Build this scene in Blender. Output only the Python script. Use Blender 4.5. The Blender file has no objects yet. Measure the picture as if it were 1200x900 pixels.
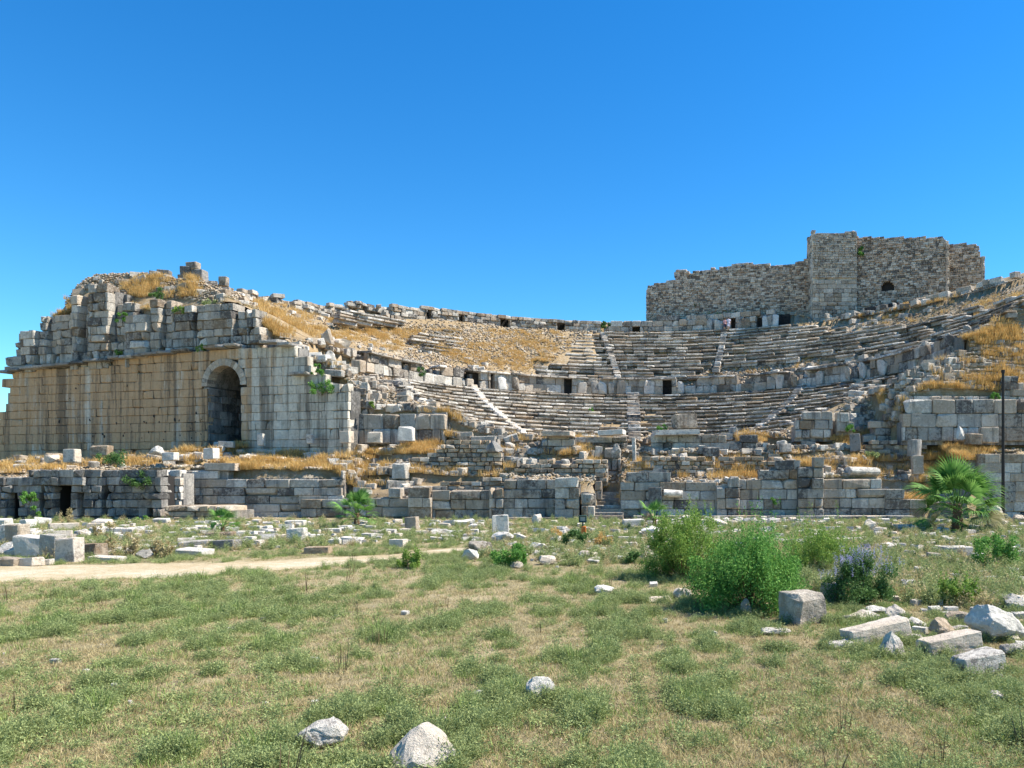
import bpy, bmesh, math, random
import numpy as np
from mathutils import Vector, Matrix, noise as mnoise
random.seed(7); rng = np.random.default_rng(7)
D2R = math.pi/180
scene = bpy.context.scene
COL = scene.collection

# ------------------------------------------------------------------ camera
F = 900.0; CX = 745.0; HZ = 560.0; EYE = 3.1       # photo pixels (1200 x 900), focal length, vanishing point, eye height
cam = bpy.data.cameras.new('camera'); cam_o = bpy.data.objects.new('camera', cam); COL.objects.link(cam_o)
cam_o.location = (0, 0, EYE); cam_o.rotation_euler = (math.pi/2, 0, 0)
cam.sensor_width = 36; cam.lens = F/1200*36
cam.shift_x = (600-CX)/1200; cam.shift_y = (HZ-450)/1200
cam.clip_start = 0.1; cam.clip_end = 6000
scene.camera = cam_o

# ------------------------------------------------------------------ light
SUN_EL = 52*D2R
SX, SY = 0.985, 0.11                                # horizontal direction towards the sun (right, a little behind)
_n = math.hypot(SX, SY); SX /= _n; SY /= _n
sun = bpy.data.lights.new('sun', 'SUN'); sun.energy = 5.0; sun.angle = 0.5*D2R; sun.color = (1.0, 0.93, 0.82)
sun_o = bpy.data.objects.new('sun', sun); COL.objects.link(sun_o)
tosun = Vector((SX*math.cos(SUN_EL), SY*math.cos(SUN_EL), math.sin(SUN_EL)))
sun_o.rotation_euler = tosun.to_track_quat('Z', 'Y').to_euler(); sun_o.location = (40, -20, 80)
world = bpy.data.worlds.new('World'); scene.world = world; world.use_nodes = True
wn = world.node_tree; wn.nodes.clear()
sky = wn.nodes.new('ShaderNodeTexSky'); sky.sky_type = 'NISHITA'; sky.sun_disc = False
sky.sun_elevation = SUN_EL; sky.sun_rotation = math.atan2(SX, SY)
sky.air_density = 1.0; sky.dust_density = 0.0; sky.ozone_density = 3.0; sky.altitude = 0
hs = wn.nodes.new('ShaderNodeHueSaturation'); hs.inputs['Saturation'].default_value = 1.36; hs.inputs['Hue'].default_value = 0.504
bg = wn.nodes.new('ShaderNodeBackground'); bg.inputs[1].default_value = 0.118
wo = wn.nodes.new('ShaderNodeOutputWorld')
wn.links.new(sky.outputs[0], hs.inputs['Color']); tint = wn.nodes.new('ShaderNodeMix'); tint.data_type = 'RGBA'; tint.blend_type = 'MULTIPLY'; tint.inputs[0].default_value = 1; tint.inputs[7].default_value = (.58, .89, .91, 1)
wn.links.new(hs.outputs[0], tint.inputs[6]); wn.links.new(tint.outputs[2], bg.inputs[0]); wn.links.new(bg.outputs[0], wo.inputs[0])
scene.view_settings.view_transform = 'Standard'; scene.view_settings.look = 'None'
scene.view_settings.exposure = 1.02; scene.view_settings.gamma = 1.0
scene.render.engine = 'CYCLES'
scene.cycles.max_bounces = 5; scene.cycles.diffuse_bounces = 3; scene.cycles.use_denoising = True

# ------------------------------------------------------------------ small maths
def hash2(ix, iy, s):
    h = (ix*374761393 + iy*668265263 + s*974711) & 0xffffffff
    h = ((h ^ (h >> 13))*1274126177) & 0xffffffff
    return ((h ^ (h >> 16)) & 0xffff)/65535.0
def vnoise(x, y, s=0):
    x = np.asarray(x, float); y = np.asarray(y, float)
    ix = np.floor(x).astype(np.int64); iy = np.floor(y).astype(np.int64)
    fx = x-ix; fy = y-iy; fx = fx*fx*(3-2*fx); fy = fy*fy*(3-2*fy)
    a = hash2(ix, iy, s); b = hash2(ix+1, iy, s); c = hash2(ix, iy+1, s); d = hash2(ix+1, iy+1, s)
    return (a*(1-fx)+b*fx)*(1-fy)+(c*(1-fx)+d*fx)*fy
def fbm(x, y, s=0, o=4):
    t = 0; amp = .5; f = 1
    for k in range(o):
        t = t+amp*vnoise(np.asarray(x)*f, np.asarray(y)*f, s+k*17); f *= 2.03; amp *= .5
    return t
def P(px, py, Y): return ((px-CX)/F*Y, Y, EYE-(py-HZ)/F*Y)
def ZY(py, Y): return EYE-(py-HZ)/F*Y
def proj(x, y, z): return CX+x/y*F, HZ-(z-EYE)/y*F
def sm(a, b, t):
    t = np.clip((np.asarray(t, float)-a)/(b-a), 0, 1); return t*t*(3-2*t)
YC = 72.0

# ------------------------------------------------------------------ the lie of the land (one height function)
def wing_y(x):
    x = np.asarray(x, float)
    y = np.where(x < -24.4, 67.3+(-24.4-x)/38.6*10, 67.9)
    return np.where(x > -14.5, np.where(x > 21.9, 65.0, 68.0), y)
def cavea(x, y):
    r = np.hypot(x, y-YC); ph = np.degrees(np.arctan2(x, y-YC))
    zo = 25-2.3*sm(-38, -58, ph)+0*r
    z = np.interp(r, [0, 13, 28.25], [6.3, 7.1, 13.7])
    up = 15.5+(zo-15.5)*np.clip((r-29.9)/13.6, 0, 1)
    intact = ((ph > -8.5) & (ph < 92)) | ((ph > -24) & (ph < -8) & (r < 35))
    z = np.where(r > 29.9, up-np.where(intact & (r < 44), .85, 0), z)
    z = z+np.where(r > 46.2, 1.9, 0)*(1-sm(30, 36, ph))+sm(30, 36, ph)*1.6*sm(45, 50, r)
    z = z+np.where(r > 47, 1, 0)*sm(38, 60, ph)*np.clip((r-47)*.3, 0, 2.5)
    return z
WA = np.array([(4-CX)/F*76.3, 76.3]); WB = np.array([(408.5-CX)/F*66.0, 66.0]); WD = (WB-WA)/np.hypot(*(WB-WA))
_k = (262.5-CX)/F; _t = (_k*WA[1]-WA[0])/(WD[0]-_k*WD[1]); ARCH = WA+WD*_t            # foot of the arch axis on the face of the side wall
def into_arch(x, y):
    dx, dy = x-ARCH[0], y-ARCH[1]; return dx*WD[0]+dy*WD[1], -dx*WD[1]+dy*WD[0]
def T(x, y, trench=True):
    x = np.asarray(x, float); y = np.asarray(y, float)
    n1 = fbm(x*.28, y*.28, 3)-.5; n2 = fbm(x*1.1, y*1.1, 9)-.5
    field = .12*(fbm(x*.15, y*.15, 5)-.5)+.05*n2
    # the stage terraces
    fr = np.interp(x, [-70, -36.2, -35.8, -22.3, -22, -10.2, -10, 25.6, 25.9, 60], [58.9, 58.9, 62.0, 62.0, 60.2, 60.2, 59.5, 59.5, 60.3, 60.3])
    hf = np.interp(x, [-70, -36.2, -36, -24, -22, -10.6, -10.2, -3.3, -3.0, -1.3, -1.1, 14, 14.4, 18.7, 19, 21.9, 25.7, 26, 60],
                      [3.1, 3.1, 3.9, 3.8, 1.8, 1.7, 2.7, 2.7, .3, .3, 2.7, 2.7, 3.2, 3.2, 1.3, 1.0, 1.2, 4.6, 4.6])
    pl = np.interp(x, [-60, -48, -28, -19, -13], [4.5, 4.7, 5.9, 7.1, 6.4])
    t = np.clip((y-fr)/7.5, 0, 1); ts = np.floor(t*3+n1*.7)/3; t = t*.6+np.clip(ts, 0, 1)*.4
    st = hf+(pl-hf)*t+.9*n1*np.clip((y-fr)/2, 0, 1)*np.clip((70-y)/4, 0, 1)+.25*n2
    z = np.where(y < fr, field, st)
    # the auditorium and the ground behind the side walls
    cv = cavea(x, y); w = wing_y(x)
    capx = [-66, -61.5, -59, -55, -47, -36, -31, -27.5, -24.8, -24.2, -17, -14.4, -10, 17, 21.9, 23.3, 29, 34, 60]
    capz = [8, 15.5, 17.8, 19.6, 18.6, 17.6, 14.2, 13.0, 10.6, 8.6, 8.3, 6.4, 6.3, 6.3, 6.6, 9.3, 9.6, 9.6, 10]
    cap = np.interp(x, capx, capz)+(y-w)*np.interp(x, [-60, -40, -30, -20, 21, 25], [1.35, 1.35, 1.1, .95, 1.0, 1.9])
    cap = np.where(x < -34, np.minimum(cap, 23.1+.8*n1+.5*sm(-44, -52, x)), cap)
    ph = np.degrees(np.arctan2(x, y-YC)); r = np.hypot(x, y-YC)
    rough = np.where((r > 30) & (r < 44) & ((ph < -11)), .55, 0.0)+np.where((ph < -74) | (ph > 72), 1., 0)*(r < 30)
    cv2 = cv+(n1*1.1+n2*.35)*rough
    b = np.minimum(cv2, cap+n1*1.2)
    b = np.maximum(b, np.where(r < 47, 6.2, 0))
    b = b-np.clip((-x-57)/3.2, 0, 9)**2*1.7                     # the shoulder of the mound on the left
    far = np.clip((r-58)/10, 0, 1); b = b*(1-far)
    z = np.where(y > w+.55, np.maximum(b, 0), z)
    out = sm(64, 67, np.abs(x+0*y))*(x < 0)
    if trench:
        u, v = into_arch(x, y); z = np.where((np.abs(u) < 2.5) & (v > -.5) & (v < 9.6), 5.9, z)
    return z*(1-out)+field*out

HX, HY = np.arange(-76, 72, .2), np.arange(7, 130, .2)
HM = np.concatenate([T(*np.meshgrid(HX, HY[k:k+60])) for k in range(0, len(HY), 60)]).astype(np.float32)
def Tq(x, y):
    i = np.clip(np.rint((np.asarray(x)+76)/.2).astype(int), 0, len(HX)-1); j = np.clip(np.rint((np.asarray(y)-7)/.2).astype(int), 0, len(HY)-1); return HM[j, i]
_tg = np.arange(7.2, 128, .2)
def hit(px, py):
    """where the sight line through a photo pixel meets the land"""
    px = np.atleast_1d(np.asarray(px, float)); py = np.atleast_1d(np.asarray(py, float)); Y = np.zeros(len(px)); ok = np.zeros(len(px), bool)
    for s0 in range(0, len(px), 1500):
        p, q = px[s0:s0+1500], py[s0:s0+1500]; below = EYE-(q[:, None]-HZ)/F*_tg <= Tq((p[:, None]-CX)/F*_tg, np.broadcast_to(_tg, (len(p), len(_tg))))
        o = below.any(axis=1); i = np.where(o, np.argmax(below, axis=1), len(_tg)-1); Y[s0:s0+1500] = _tg[i]; ok[s0:s0+1500] = o
    x = (px-CX)/F*Y; return x, Y, (T(x, Y) if len(px) < 12 else Tq(x, Y).astype(float)), ok
def inpoly(px, py, poly):
    px = np.asarray(px); py = np.asarray(py); c = np.zeros(px.shape, bool); n = len(poly)
    for i in range(n):
        x1, y1 = poly[i]; x2, y2 = poly[(i+1) % n]
        if y1 == y2: continue
        m = ((y1 > py) != (y2 > py)) & (px < (x2-x1)*(py-y1)/(y2-y1)+x1); c ^= m
    return c
def polypts(poly, n):
    xs = [p[0] for p in poly]; ys = [p[1] for p in poly]; X = []; Y = []
    while len(X) < n:
        a = rng.uniform(min(xs), max(xs), n*3); b = rng.uniform(min(ys), max(ys), n*3); m = inpoly(a, b, poly)
        X += list(a[m]); Y += list(b[m])
    return np.array(X[:n]), np.array(Y[:n])

# ------------------------------------------------------------------ mesh helpers
def mesh_tris(name, V, Fc, mat=None, smooth=False):
    V = np.asarray(V, np.float32); Fc = np.asarray(Fc, np.int32)
    me = bpy.data.meshes.new(name)
    me.vertices.add(len(V)); me.vertices.foreach_set('co', V.ravel())
    me.loops.add(len(Fc)*3); me.loops.foreach_set('vertex_index', Fc.ravel())
    me.polygons.add(len(Fc)); me.polygons.foreach_set('loop_start', np.arange(0, len(Fc)*3, 3, dtype=np.int32))
    me.polygons.foreach_set('loop_total', np.full(len(Fc), 3, np.int32))
    me.polygons.foreach_set('use_smooth', np.full(len(Fc), bool(smooth)))
    me.update(calc_edges=True)
    if mat: me.materials.append(mat)
    return me
def link(name, me, parent=None, loc=None, rot=None, scl=None):
    o = bpy.data.objects.new(name, me); COL.objects.link(o)
    if parent: o.parent = parent
    if loc is not None: o.location = loc
    if rot is not None: o.rotation_euler = rot
    if scl is not None: o.scale = scl
    return o
def tag(o, label=None, cat=None, group=None, kind=None):
    if label: o['label'] = label
    if cat: o['category'] = cat
    if group: o['group'] = group
    if kind: o['kind'] = kind
    return o
def thing(name, label, cat, loc=(0, 0, 0), group=None):
    return tag(link(name, None, loc=loc), label, cat, group)
class Soup:
    def __init__(s): s.V = []; s.F = []; s.n = 0
    def add(s, v, f):
        v = np.asarray(v, float); f = np.asarray(f, int)
        s.V.append(v); s.F.append(f+s.n); s.n += len(v)
    def inst(s, var, M, loc):
        v, f = var; n = len(loc)
        if n == 0: return
        W = np.einsum('nij,kj->nki', M, v)+np.asarray(loc)[:, None, :]
        Fx = f[None]+(np.arange(n)*len(v))[:, None, None]
        s.add(W.reshape(-1, 3), Fx.reshape(-1, 3))
    def build(s, name, mat, parent=None, kind=None, smooth=False):
        if not s.V: return None
        o = link(name, mesh_tris(name, np.concatenate(s.V), np.concatenate(s.F), mat, smooth), parent)
        if kind: o['kind'] = kind
        return o
def rotz(a):
    a = np.atleast_1d(a); c, s_ = np.cos(a), np.sin(a); M = np.zeros((len(a), 3, 3))
    M[:, 0, 0] = c; M[:, 0, 1] = -s_; M[:, 1, 0] = s_; M[:, 1, 1] = c; M[:, 2, 2] = 1
    return M
def rotx(a):
    a = np.atleast_1d(a); c, s_ = np.cos(a), np.sin(a); M = np.zeros((len(a), 3, 3))
    M[:, 1, 1] = c; M[:, 1, 2] = -s_; M[:, 2, 1] = s_; M[:, 2, 2] = c; M[:, 0, 0] = 1
    return M
def roty(a):
    a = np.atleast_1d(a); c, s_ = np.cos(a), np.sin(a); M = np.zeros((len(a), 3, 3))
    M[:, 0, 0] = c; M[:, 0, 2] = s_; M[:, 2, 0] = -s_; M[:, 2, 2] = c; M[:, 1, 1] = 1
    return M
def scl(M, sx, sy, sz):
    S = np.stack([np.broadcast_to(sx, len(M)), np.broadcast_to(sy, len(M)), np.broadcast_to(sz, len(M))], 1)
    return M*S[:, None, :]
def hull(pts):
    bm = bmesh.new()
    for p in pts: bm.verts.new(p)
    r = bmesh.ops.convex_hull(bm, input=bm.verts)
    bmesh.ops.delete(bm, geom=list({g for g in r['geom_interior']+r['geom_unused'] if isinstance(g, bmesh.types.BMVert) and g.is_valid}), context='VERTS')
    bmesh.ops.triangulate(bm, faces=bm.faces); bmesh.ops.recalc_face_normals(bm, faces=bm.faces)
    bm.verts.index_update()
    V = np.array([v.co[:] for v in bm.verts]); Fx = np.array([[v.index for v in f.verts] for f in bm.faces]); bm.free()
    return V, Fx
def block_var(L, H, Dp, c, j, sd):
    """a worn cut block; unit box after division by its size"""
    r = random.Random(sd); pts = []
    for sx in (-1, 1):
        for sy in (-1, 1):
            for sz in (-1, 1):
                cc = c*(r.uniform(.5, 1.3) if r.random() < .75 else r.uniform(1.8, 4))
                h = (L/2, Dp/2, H/2); s = (sx, sy, sz)
                for i in range(3):
                    p = [s[k]*(h[k]-cc*(k != i)) for k in range(3)]
                    pts.append([p[k]+r.uniform(-j, j) for k in range(3)])
    V, Fx = hull(pts); V = V/np.array([L, Dp, H])
    return V, Fx
ASP = [.6, 1.0, 1.5, 2.1, 3.0]
BV = {a: [block_var(a, 1, .9, .03, .016, int(a*100)+k) for k in range(6)] for a in ASP}
ROUGHV = {a: [block_var(a, 1, .9, .085, .055, 900+int(a*100)+k) for k in range(6)] for a in ASP}
def rock_var(sd, n=14):
    r = random.Random(sd); pts = []
    for i in range(n):
        v = Vector((r.gauss(0, 1), r.gauss(0, 1), r.gauss(0, 1))).normalized()*r.uniform(.42, .56)
        v = Vector([max(-.45, min(.45, q)) for q in v]); pts.append(v)
    return hull(pts)
RV = [rock_var(50+k) for k in range(14)]

# ------------------------------------------------------------------ materials
class NT:
    def __init__(s, name):
        s.m = bpy.data.materials.new(name); s.m.use_nodes = True; s.t = s.m.node_tree; s.t.nodes.clear()
        s.out = s.n('ShaderNodeOutputMaterial'); s.b = s.n('ShaderNodeBsdfPrincipled'); s.l(s.b.outputs[0], s.out.inputs[0])
        s.b.inputs['Roughness'].default_value = .9; s.b.inputs['Specular IOR Level'].default_value = .15
    def n(s, t): return s.t.nodes.new(t)
    def l(s, a, b): s.t.links.new(a, b)
    def pos(s, sc=(1, 1, 1)):
        g = s.n('ShaderNodeNewGeometry'); m = s.n('ShaderNodeMapping'); m.inputs['Scale'].default_value = sc
        s.l(g.outputs['Position'], m.inputs['Vector']); return m.outputs[0]
    def noise(s, vec, scale, detail=5, rough=.6, dist=0):
        n = s.n('ShaderNodeTexNoise'); n.inputs['Scale'].default_value = scale; n.inputs['Detail'].default_value = detail
        n.inputs['Roughness'].default_value = rough; n.inputs['Distortion'].default_value = dist; s.l(vec, n.inputs['Vector']); return n.outputs['Fac']
    def ramp(s, f, stops):
        r = s.n('ShaderNodeValToRGB'); e = r.color_ramp.elements
        while len(e) < len(stops): e.new(.5)
        for k, (p, c) in enumerate(stops):
            e[k].position = p; e[k].color = (*c, 1) if not isinstance(c, (int, float)) else (c, c, c, 1)
        s.l(f, r.inputs[0]); return r.outputs[0]
    def mix(s, f, a, b, mode='MIX'):
        m = s.n('ShaderNodeMix'); m.data_type = 'RGBA'; m.blend_type = mode
        for v, i in ((f, m.inputs[0]), (a, m.inputs[6]), (b, m.inputs[7])):
            if isinstance(v, (int, float)): i.default_value = v
            elif isinstance(v, tuple): i.default_value = (*v, 1)
            else: s.l(v, i)
        return m.outputs[2]
    def math(s, op, a, b=0):
        m = s.n('ShaderNodeMath'); m.operation = op
        for v, i in ((a, m.inputs[0]), (b, m.inputs[1])):
            if isinstance(v, (int, float)): i.default_value = v
            else: s.l(v, i)
        return m.outputs[0]
    def rnd(s, k=1.0):
        g = s.n('ShaderNodeNewGeometry'); o = s.n('ShaderNodeObjectInfo')
        a = s.math('ADD', g.outputs['Random Per Island'], o.outputs['Random'])
        return s.math('FRACT', s.math('MULTIPLY', a, k))
    def bump(s, h, st, d):
        b = s.n('ShaderNodeBump'); b.inputs['Strength'].default_value = st; b.inputs['Distance'].default_value = d
        s.l(h, b.inputs['Height']); s.l(b.outputs[0], s.b.inputs['Normal'])

def stone(name, light=(.56, .54, .50), mid=(.36, .345, .32), dark=(.13, .13, .135), warm=(.46, .31, .17), warmth=.35, soot_shade=.5, scale=1.0, streak=True, rv=.26):
    t = NT(name); p = t.pos(); r1 = t.rnd(1.0); r2 = t.rnd(7.13)
    n1 = t.noise(p, .9*scale, 6, .65); n2 = t.noise(p, 5*scale, 8, .7); n3 = t.noise(p, 22*scale, 4, .7)
    v = t.math('ADD', t.math('MULTIPLY', n1, .45), t.math('MULTIPLY', n2, .55))
    v = t.math('ADD', v, t.math('MULTIPLY', t.math('SUBTRACT', r1, .5), rv))
    v = t.math('ADD', v, t.math('MULTIPLY', t.math('SUBTRACT', n3, .5), .25))
    c = t.ramp(v, [(.37, dark), (.455, mid), (.53, mid), (.64, light)])
    wv = t.math('ADD', t.math('MULTIPLY', t.noise(p, .35*scale, 4), .6), t.math('MULTIPLY', r2, .4))
    wf = t.ramp(wv, [(.62-warmth*.35, 0.0), (.80-warmth*.3, 1.0)])
    c = t.mix(t.math('MULTIPLY', wf, .75), c, t.mix(.6, c, warm))
    ps = t.pos((1.6, 1.6, .22)) if streak else t.pos()
    sf = t.ramp(t.math('ADD', t.math('MULTIPLY', t.noise(ps, 1.0*scale, 7, .7), .8), t.math('MULTIPLY', n2, .25)), [(.60-soot_shade*.08, 0.0), (.70-soot_shade*.06, 1.0)])
    c = t.mix(t.math('MULTIPLY', sf, .3+soot_shade*.6), c, (.075, .075, .08))
    t.l(c, t.b.inputs['Base Color'])
    t.bump(t.math('ADD', n2, t.math('MULTIPLY', n3, .6)), 1.0, .14/scale)
    return t.m
M = {}
M['grey'] = stone('weathered_limestone', light=(.74, .69, .60), mid=(.43, .40, .345), dark=(.12, .11, .10), warmth=.5, soot_shade=.6)
M['seat'] = stone('seat_marble', light=(.80, .75, .66), mid=(.39, .36, .31), dark=(.085, .08, .07), warmth=.35, soot_shade=.8, scale=1.1, streak=False)
M['rubble'] = stone('rubble_stone', light=(.68, .61, .50), mid=(.42, .36, .28), dark=(.15, .13, .105), warm=(.50, .32, .16), warmth=.55, soot_shade=.35, scale=1.6, streak=False)
M['fort'] = stone('fort_stone', light=(.70, .62, .51), mid=(.44, .38, .31), dark=(.15, .13, .11), warm=(.48, .31, .19), warmth=.4, soot_shade=.35, scale=1.5, rv=.32)
M['fortash'] = stone('fort_ashlar', light=(.70, .62, .50), mid=(.47, .41, .33), dark=(.19, .165, .135), warm=(.46, .33, .2), warmth=.4, soot_shade=.3, scale=1.2)
M['white'] = stone('pale_marble', light=(.86, .82, .74), mid=(.63, .59, .52), dark=(.24, .22, .20), warm=(.64, .47, .30), warmth=.3, soot_shade=.42, scale=2.2, streak=False, rv=.1)
M['dark'] = stone('sooty_masonry', light=(.50, .47, .42), mid=(.30, .285, .26), dark=(.12, .115, .105), warm=(.3, .22, .15), warmth=.15, soot_shade=.75)  # sooty stone; also the painted shade of the passage's left wall and vault
def wing_mat():
    t = NT('stained_ashlar'); p = t.pos(); r1 = t.rnd(1.0); r2 = t.rnd(5.7)
    n1 = t.noise(p, .8, 6, .65); n2 = t.noise(p, 4, 8, .7); n3 = t.noise(p, 20, 4, .7)
    v = t.math('ADD', t.math('MULTIPLY', n1, .4), t.math('MULTIPLY', n2, .6)); v = t.math('ADD', v, t.math('MULTIPLY', t.math('SUBTRACT', r1, .5), .12))
    c = t.ramp(v, [(.32, (.29, .26, .21)), (.48, (.54, .49, .40)), (.66, (.74, .68, .57))])
    # ochre wash running down from the cornice, dying out towards the right of the arch
    sx = t.n('ShaderNodeSeparateXYZ'); t.l(t.pos(), sx.inputs[0])
    side = t.n('ShaderNodeMapRange'); t.l(sx.outputs[0], side.inputs[0]); side.inputs[1].default_value = -38; side.inputs[2].default_value = -28; side.inputs[3].default_value = .38; side.inputs[4].default_value = -.10
    w = t.math('ADD', t.noise(t.pos((.75, .75, .03)), 1.0, 4, .65), t.math('MULTIPLY', t.math('SUBTRACT', n1, .5), .45))
    w = t.math('ADD', w, t.math('MULTIPLY', t.math('SUBTRACT', r2, .5), .10)); w = t.math('ADD', w, t.math('SUBTRACT', side.outputs[0], .25))
    wf = t.ramp(w, [(.41, 0.0), (.58, 1.0)])
    oc = t.mix(n2, (.33, .18, .075), (.66, .43, .23))
    c = t.mix(t.math('MULTIPLY', wf, .85), c, oc)
    s = t.math('ADD', t.noise(t.pos((1.3, 1.3, .05)), 1.0, 5, .65), t.math('MULTIPLY', t.math('SUBTRACT', n2, .5), .35))
    c = t.mix(t.math('MULTIPLY', t.ramp(s, [(.50, 0.0), (.61, 1.0)]), .70), c, (.10, .08, .06))
    t.l(c, t.b.inputs['Base Color']); t.bump(t.math('ADD', n2, t.math('MULTIPLY', n3, .5)), .7, .08)
    return t.m
M['wing'] = wing_mat()
M['soot'] = stone('sooty_recess', light=(.08, .075, .07), mid=(.045, .042, .04), dark=(.02, .02, .02), warm=(.07, .05, .03))  # near-black colour painting the shade inside doorways and the arch passage
def earth_mat(name, a, b, c, sc=1.0, bumpd=.12):
    t = NT(name); p = t.pos()
    n1 = t.noise(p, .22*sc, 5, .6); n2 = t.noise(p, 2.2*sc, 8, .7); n3 = t.noise(p, 18*sc, 5, .75)
    v = t.math('ADD', t.math('MULTIPLY', n1, .55), t.math('MULTIPLY', n2, .45))
    col = t.ramp(v, [(.38, a), (.50, b), (.62, c)])
    col = t.mix(t.ramp(n3, [(.38, .55), (.5, 0.0)]), col, (.12, .10, .07)); col = t.mix(t.ramp(n3, [(.6, 0.0), (.72, .7)]), col, (.62, .58, .50))
    t.l(col, t.b.inputs['Base Color']); t.bump(t.math('ADD', n2, n3), .8, bumpd); return t.m
M['hill'] = earth_mat('dry_hillside', (.25, .19, .12), (.36, .26, .14), (.46, .41, .33))
M['field'] = earth_mat('field_earth', (.17, .16, .08), (.30, .25, .14), (.42, .35, .22), sc=1.3, bumpd=.05)
M['track'] = earth_mat('track_earth', (.36, .28, .155), (.45, .37, .235), (.55, .49, .37), sc=1.2, bumpd=.03)
def leaf(name, a, b, trans=.3, sc=3.0):
    t = NT(name); r = t.rnd(1.0); n = t.noise(t.pos(), sc, 3); f = t.math('ADD', t.math('MULTIPLY', r, .6), t.math('MULTIPLY', n, .4))
    c = t.ramp(f, [(.2, a), (.8, b)]); t.l(c, t.b.inputs['Base Color']); t.b.inputs['Roughness'].default_value = .65
    tr = t.n('ShaderNodeBsdfTranslucent'); t.l(c, tr.inputs[0]); mx = t.n('ShaderNodeMixShader'); mx.inputs[0].default_value = trans
    t.l(t.b.outputs[0], mx.inputs[1]); t.l(tr.outputs[0], mx.inputs[2]); t.l(mx.outputs[0], t.out.inputs[0]); return t.m
M['grass'] = leaf('green_grass', (.13, .20, .05), (.35, .44, .14), sc=.6)
M['olive'] = leaf('olive_herb', (.16, .21, .08), (.41, .46, .19), sc=.5)
M['straw'] = leaf('straw', (.32, .26, .12), (.56, .47, .26), sc=.8)
M['gold'] = leaf('golden_grass', (.48, .29, .08), (.76, .55, .24), sc=.5)
M['shrub'] = leaf('shrub_leaf', (.05, .17, .03), (.24, .44, .10), sc=1.5)
M['shrub2'] = leaf('shrub_leaf_yellowish', (.10, .20, .03), (.32, .44, .10), sc=1.5)
M['bush'] = leaf('dark_bush_leaf', (.045, .11, .03), (.15, .26, .08), sc=1.0)
M['palm'] = leaf('palm_leaf', (.055, .16, .03), (.23, .40, .10), sc=1.2)
M['palmdry'] = leaf('palm_leaf_dry', (.22, .22, .12), (.45, .42, .26), sc=1.2)
M['bloom'] = leaf('blue_bloom', (.26, .25, .46), (.50, .48, .72), sc=2)
def plain(name, c, rough=.7, metal=0):
    t = NT(name); n = t.noise(t.pos(), 9, 4); t.l(t.mix(n, tuple(q*.75 for q in c), tuple(min(1, q*1.2) for q in c)), t.b.inputs['Base Color'])
    t.b.inputs['Roughness'].default_value = rough; t.b.inputs['Metallic'].default_value = metal; return t.m
M['iron'] = plain('dark_iron', (.035, .032, .03), .6)  # pole metal; also paints the shade in the fort and put-log holes
M['wood'] = plain('stem_wood', (.16, .11, .06)); M['bark'] = plain('palm_bark', (.15, .09, .05))
M['skin'] = plain('skin', (.42, .26, .18)); M['pink'] = plain('pink_shirt', (.62, .36, .38)); M['lilac'] = plain('pale_shirt', (.60, .58, .68))
M['navy'] = plain('navy_cloth', (.04, .045, .09)); M['hair'] = plain('dark_hair', (.03, .02, .015)); M['orange'] = plain('orange_box', (.55, .17, .04)); M['lampbody'] = plain('lamp_housing', (.03, .06, .055))

# shared meshes for the countable blocks: one per variant and material
_mc = {}
def vmesh(kind, a, k, mat):
    key = (kind, a, k, mat.name)
    if key not in _mc:
        v, f = (BV if kind == 'cut' else ROUGHV)[a][k]; _mc[key] = mesh_tris('block_'+mat.name, v, f, mat)
    return _mc[key]
def aspect(q): return min(ASP, key=lambda a: abs(math.log(a/max(q, .05))))

# ------------------------------------------------------------------ walls laid in courses
class Path:
    def __init__(s, pts):
        s.p = np.array(pts, float); d = np.diff(s.p, axis=0); s.l = np.hypot(d[:, 0], d[:, 1]); s.c = np.concatenate([[0], np.cumsum(s.l)]); s.L = s.c[-1]
    def at(s, q):
        i = int(min(max(np.searchsorted(s.c, q)-1, 0), len(s.l)-1)); d = (s.p[i+1]-s.p[i])/s.l[i]; p = s.p[i]+d*(q-s.c[i]); return p[0], p[1], d[0], d[1]
    def spx(s, px):          # distance along a straight path at which it is seen under photo column px
        a, b = s.p[0], s.p[-1]; k = (px-CX)/F; d = b-a; t = (k*a[1]-a[0])/(d[0]-k*d[1]); return t*s.L
    def prof(s, pts):        # (px, py) outline on a straight path -> height function of distance
        S = [s.spx(q[0]) for q in pts]; Z = [ZY(q[1], s.at(w)[1]) for q, w in zip(pts, S)]
        return lambda q: float(np.interp(q, S, Z))
def arc(r, p0, p1, n=40, r1=None):
    r1 = r if r1 is None else r1
    return Path([((r+(r1-r)*k/n)*math.sin((p0+(p1-p0)*k/n)*D2R), YC+(r+(r1-r)*k/n)*math.cos((p0+(p1-p0)*k/n)*D2R)) for k in range(n+1)])
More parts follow.
